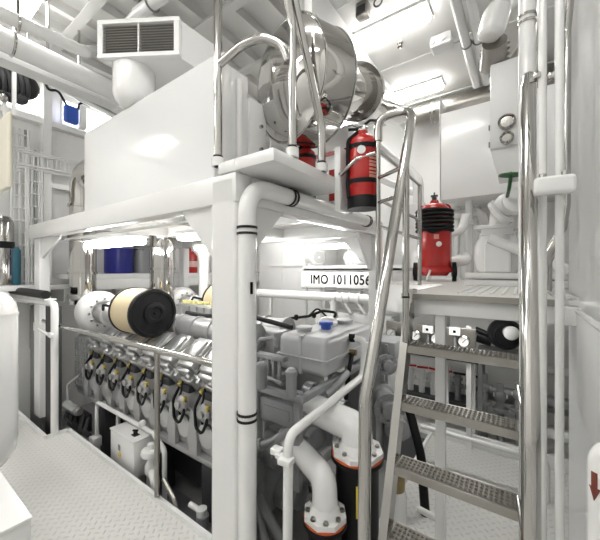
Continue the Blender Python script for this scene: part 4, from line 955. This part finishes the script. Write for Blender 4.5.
# ------------------------------------------------------------ NEAR TANK AND CABINET
t = thing('pressure_tank', 'tall white rounded tank cut off by the picture edge', 'tank', (-2.08, .42, .3))
tc = P(-33, 300, d=2.0)
zt, zb = P(0, 291, d=2.0).z, P(0, 478, d=2.0).z
MB().lathe([(0, zt + .02), (.10, zt + .015), (.19, zt - .02), (.235, zt - .09), (.245, zt - .16), (.245, zb + .2), (.235, zb + .12), (.19, zb + .05), (.1, zb + .01), (0, zb)], (tc.x, tc.y, 0), (0, 0, 1), 44).build('shell', WHITE, t)
MB().lathe([(.246, 0), (.249, .0), (.249, .02), (.246, .02)], (tc.x, tc.y, zt - .17), (0, 0, 1), 44).build('seam', WHITE, t)
for a in range(3):
    q = V((tc.x + .15 * math.cos(a * 2.1 + 2.6), tc.y + .15 * math.sin(a * 2.1 + 2.6), 0)); MB().cyl(q, q + V((0, 0, zb + .1)), .02).build('leg', WHITE, t)
a = P(31, 518, Z=.55)
t = thing('low_cabinet', 'low white cabinet top with square corner on the tread plate floor', 'cabinet', (a.x - .4, a.y - .2, 0))
MB().bx(a.x - .9, a.x, a.y - .6, a.y, 0, .54, .004).build('body', WHITE, t)
MB().bx(a.x - .9, a.x + .004, a.y - .6, a.y + .004, .54, .556, .003).build('top', WHITE, t)
m = MB(); m.box((a.x - .14, a.y - .10, .558), (.03, .012, .004)); m.build('latch', BLACKP, t)
# ------------------------------------------------------------ RACK WITH BLACK ROLL
t = thing('tube_frame', 'white square tube frame carrying a black roll beside the gantry post', 'frame', (-4.3, 1.08, 0))
m = MB(); m.tube([(-5.1, 1.09, 1.27), (-3.69, 1.09, 1.27), (-3.69, 1.09, -.3)], .032, .06, 12); m.build('tube', WHITE, t)
m = MB(); m.bx(-5.1, -3.80, 1.04, 1.14, 1.302, 1.314); m.build('shelf', WHITE, t)
MB().bx(-4.0, -3.84, 1.105, 1.125, -.3, 1.25).build('black_panel', BLACKP, t)
m = MB(); m.box((-3.66, 1.05, .98), (.08, .03, .05), None, .01); m.tube([(-4.0, 1.05, 1.0), (-3.66, 1.05, .97)], .014, .0, 8); m.build('latch', WHITE, t)
tag(MB().tube([(-5.0, 1.06, 1.356), (-4.5, 1.06, 1.36), (-3.82, 1.06, 1.356)], .041, .3, 18).build('black_roll', BLACK), 'black roll lying on the white tube frame', 'roll')
t = thing('grey_cabinet', 'dark grey cabinet standing beyond the white tank under the frame', 'cabinet', (-4.95, 1.3, 0))
MB().bx(-5.14, -4.68, 1.26, 1.46, -.4, 1.15, .01).build('body', MIDG, t)
MB().bx(-5.12, -4.70, 1.25, 1.261, .6, 1.10, .004).build('door', MIDG, t)
MB().bx(-4.95, -4.8, 1.244, 1.251, .85, .95).build('plate', OFFW, t)
# ------------------------------------------------------------ UPPER LEFT: ceiling pipes, fan, trays
t = thing('ceiling_pipe', 'thick white ceiling pipe ending in a bend by the vent head', 'pipe', (-3.0, .6, 3.4))
q = [P(-40, -9, X=-3.15), P(0, 13, X=-3.15), P(84, 52, X=-3.15), P(97, 50, Y=1.62), P(104, 38, Y=1.66)]
MB().tube(q, .050, .12, 20).build('tube', WHITE, t)
k = P(18, 24, X=-3.15); MB().torus(k, V(q[2]) - V(q[1]), .056, .009, 24).build('clamp', STEEL, t); MB().cyl(k + V((0, 0, .06)), (k.x, k.y, CEIL - .01), .012).build('hanger', STEEL, t)
t = thing('ceiling_duct', 'broad white duct running below the thick ceiling pipe', 'duct', (-3.4, .8, 3.2))
a, b = P(-40, 20, X=-3.45), P(112, 90, X=-3.45)
MB().tube([a, b], .09, 0, 24).build('tube', WHITE, t)
MB().torus(a.lerp(b, .28), b - a, .095, .010, 28).build('clamp', STEEL, t)
MB().cyl(a.lerp(b, .5), (a.lerp(b, .5).x, a.lerp(b, .5).y, CEIL - .01), .012).build('hanger', STEEL, t)
a, b = P(-40, 42, X=-3.75), P(112, 104, X=-3.75)
t = thing('ceiling_duct', 'lower square white cable duct under the broad ceiling duct', 'duct', a)
MB().prism([a + V((0, 0, -.07)), a + V((.16, 0, -.07)), a + V((.16, 0, .07)), a + V((0, 0, .07))], b - a).build('box', OFFW, t)
for f in (.35, .7): MB().cyl(a.lerp(b, f) + V((.08, 0, .05)), (a.lerp(b, f).x + .08, a.lerp(b, f).y, CEIL - .01), .012).build('hanger', STEEL, t)
# black fan housing
q = P(-4, 80, d=3.2)
t = thing('fan_housing', 'black fan housing hanging high on the hull side', 'fan', q)
ax = P(40, 90, d=3.5) - q
MB().tube([q - ax * .6, q + ax * .6], .135, 0, 24).build('shell', BLACKP, t)
m = MB(); m.sphere(q + ax * .61, .135, (1, 1, 1)); m.build('end_cap', BLACKP, t)
for k in range(5): MB().lathe([(.135, 0), (.145, .01), (.145, .03), (.135, .04)], q + ax * (.02 + .13 * k), ax, 24).build('rib', DARKG, t)
m = MB()
for k in range(3): m.sphere(q + ax * (.12 + .2 * k) + V((0, 0, -.13)), .075)
m.build('motor_lobe', DARKG, t)
m = MB(); m.sphere(q + ax * .25 + V((.05, -.05, -.19)), .05); m.build('connector', STEEL, t)
MB().cyl(q + ax * .4, (q.x + ax.x * .4, q.y + ax.y * .4, CEIL - .2), .02).build('hanger', WHITE, t)
# ladder cable trays
def tray(label, p0, p1, w, side, n, cables=3):
    p0, p1 = V(p0), V(p1); d = (p1 - p0); s = V(side).normalized() * (w / 2); nrm = d.cross(s).normalized()
    t = thing('cable_tray', label, 'cable tray', p0, 'ladder-type cable trays')
    for k in (-1, 1): MB().tube([p0 + s * k, p1 + s * k], .014, 0, 6).build('side_rail', OFFW, t)
    for i in range(n): c_ = p0 + d * ((i + .5) / n); MB().tube([c_ - s, c_ + s], .010, 0, 6).build('rung', OFFW, t)
    for k in range(cables):
        o = s * (-.7 + 1.4 * k / max(1, cables - 1)) + nrm * .02
        MB().tube([p0 + o, p1 + o], .014, 0, 8).build('cable', (WHITE, OFFW, ENGG)[k % 3], t)
    return t
xw = XL + .17
tray('upright cable tray climbing the hull side beside the beige board', P(20, 300, X=xw), P(20, 128, X=xw), .16, (0, 1, 0), 14, 3)
tray('upright cable tray climbing the hull side next to the wall frame', P(34, 300, X=xw), P(34, 150, X=xw), .16, (0, 1, 0), 12, 4)
tray('horizontal cable tray crossing the hull side near the steel elbow', P(16, 157, X=xw), P(80, 170, X=xw), .22, (0, 0, 1), 14, 2)
a, b = P(66, 88, Z=3.86), P(118, 104, Z=3.86)
tray('cable tray under the ceiling beside the vent neck', P(50, 78, X=-4.9), P(125, 118, X=-4.9), .34, (1, 0, 0), 14, 5)
# uprights and boards on the hull side
def board(name, label, cat, x0, x1, y0, y1, z0, z1, mt, bev=.008):
    return tag(MB().bx(x0, x1, y0, y1, z0, z1, bev).build(name, mt), label, cat)
p = P(13, 112, d=3.0); q = P(13, 188, d=3.0)
t = thing('wall_board', 'beige board hanging at the picture edge below the black fan', 'board', (p.x - .2, p.y, q.z))
MB().box(((p.x - .22), p.y - .02, (p.z + q.z) / 2), (.44, .04, p.z - q.z), None, .02, 3).build('panel', BEIGE, t)
MB().bx(p.x - .05, p.x - .02, p.y, p.y + .03, p.z - .02, CEIL - .01).build('hanger', WHITE, t)
MB().bx(p.x - .40, p.x - .37, p.y, p.y + .03, p.z - .02, CEIL - .01).build('hanger', WHITE, t)
# blue box with cables below the strip lights
q = P(71, 115, X=XL + .16)
t = thing('junction_box', 'blue junction box with black cables in front of the strip lights', 'box', q)
MB().box(q, (.10, .17, .24), None, .03, 3).build('body', BLUEC, t)
MB().box(q + V((-.02, .14, .02)), (.14, .08, .32), None, .01).build('side_plate', OFFW, t)
MB().tube([q + V((0, -.05, .11)), q + V((.0, -.15, .28)), q + V((0, -.26, .22)), q + V((0, -.3, .36))], .016, .12, 10).build('cable', BLACK, t)
MB().tube([q + V((0, .08, .11)), q + V((.0, .12, .24)), q + V((0, .24, .22))], .016, .1, 10).build('cable', BLACK, t)
# drums and canisters on the ledge at the hull side
t = thing('wall_ledge', 'white ledge along the hull side under the drums', 'shelf', (XL + .4, 3.0, 1.4))
MB().bx(XL + .15, XL + .75, 1.55, 4.9, 1.48, 1.55, .006).build('top', WHITE, t)
MB().bx(XL + .70, XL + .75, 1.55, 4.9, 1.34, 1.48, .006).build('front_lip', WHITE, t)
for y in (1.8, 2.9, 4.0): MB().bx(XL + .14, XL + .68, y - .015, y + .015, 1.2, 1.48).build('bracket', WHITE, t)
def drum(label, px, r, h, mt, hoop, z0=1.552):
    q = P(px, 273, X=XL + .45); t = thing('drum', label, 'drum', (q.x, q.y, z0))
    MB().lathe([(0, 0), (r * .96, 0), (r, .02), (r, h - .02), (r * .96, h), (0, h)], (q.x, q.y, z0), (0, 0, 1), 36).build('shell', mt, t)
    for f in (.7,): MB().lathe([(r, 0), (r + .006, .006), (r + .006, .016), (r, .022)], (q.x, q.y, z0 + h * f), (0, 0, 1), 36).build('hoop', hoop, t)
drum('royal blue drum with a pale hoop on the wall ledge under the gantry lamp', 119, .19, .52, BLUE, mat('pale_hoop', (.45, .47, .62), .4))
drum('grey metal drum beside the blue drum on the wall ledge', 142, .14, .50, ENGG, STEEL)
q = P(189, 270, X=XL + .6)
t = thing('red_canister', 'red canister with a white band on the ledge behind the engine', 'canister', (q.x, q.y, 1.552))
MB().lathe([(0, 0), (.13, 0), (.14, .02), (.14, .30), (.10, .36), (.04, .38), (.04, .42), (0, .42)], (q.x, q.y, 1.552), (0, 0, 1), 28).build('shell', RED, t)
MB().lathe([(.14, .10), (.143, .10), (.143, .2), (.14, .2)], (q.x, q.y, 1.552), (0, 0, 1), 28).build('band', mat('pinkish_band', (.7, .45, .42), .5), t)
# dark machinery at the hull side, under the trays
q = P(12, 275, X=XL + .3)
t = thing('filter_column', 'tall steel filter column with a black strap at the hull side', 'filter', (q.x - .1, q.y - .05, 1.3))
MB().lathe([(0, 0), (.12, 0), (.12, .75), (.09, .82), (0, .84)], (q.x - .1, q.y - .08, 1.42), (0, 0, 1), 24).build('shell', STEEL, t)
MB().lathe([(.12, .44), (.126, .44), (.126, .52), (.12, .52)], (q.x - .1, q.y - .08, 1.42), (0, 0, 1), 24).build('strap', BLACK, t)
q = P(14, 255, X=XL + .22) - V((.05, .16, 0))
t = thing('teal_canister', 'teal canister behind the steel filter column', 'canister', (q.x + .05, q.y + .16, 1.42))
MB().lathe([(0, 0), (.06, 0), (.065, .02), (.065, .42), (.04, .46), (0, .47)], (q.x + .05, q.y + .16, 1.42), (0, 0, 1), 24).build('shell', TEAL, t)
t = thing('wall_shelf', 'short white shelf at the hull side carrying the steel filter column', 'shelf', (XL + .3, 1.2, 1.36))
MB().bx(XL + .12, XL + .62, .75, 1.54, 1.36, 1.418, .006).build('top', WHITE, t)
for y in (.8, 1.15, 1.5): MB().bx(XL + .12, XL + .6, y - .012, y + .012, 1.2, 1.36).build('bracket', WHITE, t)
# conduits gathered by the vent head
for i, (pts, r, lb) in enumerate((([P(138, 14, Y=1.47), P(172, -12, Y=1.47)], .055, 'white conduit rising to the ceiling beside the vent head, the thicker one'), ([P(128, 22, Y=1.52), P(165, -16, Y=1.52)], .035, 'white conduit rising to the ceiling beside the vent head, the slimmer one'))):
    t = thing('ceiling_conduit', lb, 'conduit', pts[0]); MB().tube(pts, r, 0, 16).build('tube', WHITE, t)
    d = pts[1] - pts[0]; MB().torus(pts[0] + d * .45, d, r + .008, .009, 20).build('clamp', MIDG, t)
# ------------------------------------------------------------ BEHIND THE ENGINE: motors, number board, pipes
t = thing('number_board', 'white board lettered IMO 1011056 under the white motors', 'sign', (-1.7, 3.5, 1.35))
YBD = 3.5
bx0, bx1 = P(301, 280, Y=YBD).x, P(392, 280, Y=YBD).x
zt_, zb_ = P(335, 272, Y=YBD).z, P(335, 287.5, Y=YBD).z
MB().bx(bx0, bx1, YBD, YBD + .02, zb_, zt_, .003).build('board', WHITE, t)
MB().bx(bx0 + .01, bx1, YBD + .0, YBD + .03, zb_ - .03, zb_ - .018).build('bottom_slot', MIDG, t)
for x in (bx0 + .06, bx0 + .30): MB().bx(x - .015, x + .015, YBD + .02, YBD + .05, 0, zt_ - .02).build('support_leg', OFFW, t)
fc = bpy.data.curves.new('lettering', 'FONT'); fc.body = 'IMO 1011056'; fc.size = .168; fc.extrude = .0005; fc.bevel_depth = .0028; fc.bevel_resolution = 0; fc.align_x = 'LEFT'; fc.space_character = 1.06
fo = bpy.data.objects.new('text_source', fc); COL.objects.link(fo); fc.materials.append(INK); bpy.context.view_layer.update()
me = bpy.data.meshes.new_from_object(fo.evaluated_get(bpy.context.evaluated_depsgraph_get())); bpy.data.objects.remove(fo)
fo = bpy.data.objects.new('lettering', me); COL.objects.link(fo); fo.parent = t; fo.scale = (.86, 1, 1)
q = P(310.5, 284, Y=YBD); fo.location = V((q.x, YBD - .003, zb_ + .045)) - V(t.location); fo.rotation_euler = (PI / 2, 0, 0)
t = thing('motor_shelf', 'white steel shelf above the number board carrying the motors', 'shelf', (-1.7, 3.75, 1.5))
zs = P(335, 268, Y=3.6).z
MB().bx(bx0, bx1 + .1, 3.56, 4.1, zs - .035, zs, .005).build('top', WHITE, t)
MB().bx(bx0, bx1 + .1, 3.56, 3.6, zs - .035, zs + .03, .004).build('front_lip', WHITE, t)
for x in (bx0 + .05, (bx0 + bx1) / 2, bx1): MB().bx(x - .03, x + .03, 4.0, 4.06, 0, zs - .036).build('support_leg', WHITE, t)
def motor(px, lb):
    q = P(px, 256, Y=3.75); z = 1.78
    t = thing('electric_motor', lb, 'motor', (q.x, 3.75, zs), 'white electric motors on the shelf')
    m = MB(); m.lathe([(0, 0), (.09, 0), (.115, .03), (.115, .14), (.105, .15), (.105, .42), (.115, .43), (.09, .5), (0, .5)], (q.x, 3.75, z), (-.75, .66, 0), 28)
    for k in range(16):
        a = 2 * PI * k / 16
    m.build('casing', WHITE, t)
    m = MB()
    for k in range(3): m.torus((q.x + .75 * .003, 3.75 - .66 * .003, z), (-.75, .66, 0), .03 + .022 * k, .005, 24, 6)
    m.build('fan_guard', ENGG, t)
    d = V((-.75, .66, 0)); m = MB()
    for f in (.18, .38): m.box(V((q.x, 3.75, (z + zs) / 2 - .04)) + d * f, (.20, .05, z - zs - .07), Matrix.Rotation(math.atan2(.75, .66), 4, 'Z'))
    m.build('foot', WHITE, t)
    MB().box(V((q.x, 3.75, z + .12)) + d * .27, (.12, .1, .06), Matrix.Rotation(-.85, 4, 'Z'), .01).build('terminal_box', WHITE, t)
motor(319, 'white electric motor with round fan guard on the shelf above the letters IMO'); motor(364, 'white electric motor half hidden by the gantry post, above the number board')
m = MB()
q = P(351, 255, Y=4.0); tag(MB().tube([(q.x, 4.0, zs), (q.x, 4.0, 2.6)], .06, 0, 16).build('white_pipe', OFFW), 'upright pale pipe between the two white motors', 'pipe')
t = thing('white_pipe', 'long horizontal white pipe running under the number board', 'pipe', (-1.8, 3.42, 1.25))
q = P(340, 297.5, Y=3.42); MB().cyl((-3.2, 3.42, q.z), (-.95, 3.42, q.z), .058, n=20).build('tube', WHITE, t)
for px in (336.5, 343, 350, 360): k = P(px, 297, Y=3.42); MB().lathe([(.058, -.012), (.068, -.012), (.068, .012), (.058, .012)], (k.x, 3.42, q.z), (1, 0, 0), 22).build('clamp', OFFW, t)
k = P(334, 305, Y=3.42); MB().cyl((k.x, 3.42, q.z - .45), (k.x, 3.42, q.z), .045, n=18).build('branch', WHITE, t)
k = P(270, 297, Y=3.42)
MB().bx(k.x - .02, k.x + .02, 3.42, 3.46, 0, q.z).build('support_leg', WHITE, t)
t = thing('transfer_pump', 'pale machinery block behind the header tank', 'pump', (-1.7, 3.7, 0))
MB().bx(bx0 + .15, bx1 - .05, 3.62, 3.95, 0, 1.05, .02).build('body', OFFW, t)
for x in (.3, .5, .7, .9): m = MB(); m.tube([(bx0 + x, 3.6, 1.05), (bx0 + x - .18, 3.58, 1.30)], .02, 0, 8); m.build('strut', WHITE, t)
t = thing('white_cabinet', 'flat white cabinet front beside the white motors', 'cabinet', (-2.7, 4.2, 0))
MB().bx(-3.9, bx0 - .04, 4.2, 4.6, 0, 2.6, .01).build('body', WHITE, t)
MB().bx(bx0 - .9, bx0 - .88, 4.19, 4.2, .1, 2.5).build('door_gap', OFFW, t)
m = MB(); m.bx(-3.6, bx0 - .1, 4.185, 4.2, 1.66, 1.69); m.build('trim_strip', OFFW, t)
# things on the gantry side passage, seen between the handrails
for px, y, r, lb in ((268, 2.75, .05, 'slim silver pipe standing behind the handrail posts, the first of two'), (277, 2.75, .035, 'slim silver pipe standing behind the handrail posts, the second of two')):
    q = P(px, 125, Y=y); t = thing('silver_pipe', lb, 'pipe', (q.x, y, ZT + .005), 'slim silver pipes on the gantry')
    MB().cyl((q.x, y, ZT + .005), (q.x, y, 2.95), r, n=18).build('tube', BRUSH, t); MB().lathe([(r, 0), (r + .012, 0), (r + .012, .03), (r, .03)], (q.x, y, 2.70), (0, 0, 1), 18).build('collar', STEEL, t)
q = P(284, 128, Y=2.9); t = thing('window_box', 'small white box with a square opening behind the handrails', 'box', (q.x, 2.9, ZT + .005))
m = MB()
for a, s in (((-.1, 0, .25), (.03, .1, .6)), ((.1, 0, .25), (.03, .1, .6)), ((0, 0, .52), (.23, .1, .06)), ((0, 0, .18), (.23, .1, .06))): m.box((q.x + a[0], 2.9, ZT + .006 + .3 + a[2] - .25), s)
m.build('frame', WHITE, t)
MB().box((q.x, 2.93, ZT + .32), (.19, .02, .5)).build('back_plate', MIDG, t)
q = P(328, 150, d=2.75); t = thing('deck_cabinet', 'white deck cabinet with a red stripe behind the handrails', 'cabinet', (q.x, q.y, ZT + .005))
MB().bx(q.x - .22, q.x + .20, q.y, q.y + .2, ZT + .005, 2.82, .01).build('body', WHITE, t); MB().bx(q.x - .221, q.x + .201, q.y - .003, q.y + .01, 2.60, 2.635).build('stripe', RED, t)
MB().bx(q.x + .02, q.x + .17, q.y - .02, q.y, ZT + .1, 2.47, .004).build('lower_door', RED, t)
# ------------------------------------------------------------ CAMERA, WORLD, VIEW
cam = bpy.data.cameras.new('camera'); co = bpy.data.objects.new('camera', cam); COL.objects.link(co)
cam.sensor_width = 36; cam.lens = FPX / 600 * 36; cam.clip_start = .02; cam.clip_end = 60
co.location = (0, 0, EYE); co.rotation_euler = (PI / 2, 0, YAW); SC.camera = co
wd = bpy.data.worlds.new('world'); SC.world = wd; wd.use_nodes = True
wd.node_tree.nodes['Background'].inputs[0].default_value = (.8, .82, .85, 1); wd.node_tree.nodes['Background'].inputs[1].default_value = .3
vs = SC.view_settings; vs.view_transform = 'Standard'; vs.look = 'None'; vs.gamma = 1; vs.use_curve_mapping = False; vs.exposure = 0.40
SC.cycles.max_bounces = 14; SC.cycles.diffuse_bounces = 8; SC.cycles.glossy_bounces = 6
SC.cycles.use_denoising = True; SC.cycles.sample_clamp_indirect = 8
bpy.context.view_layer.update()
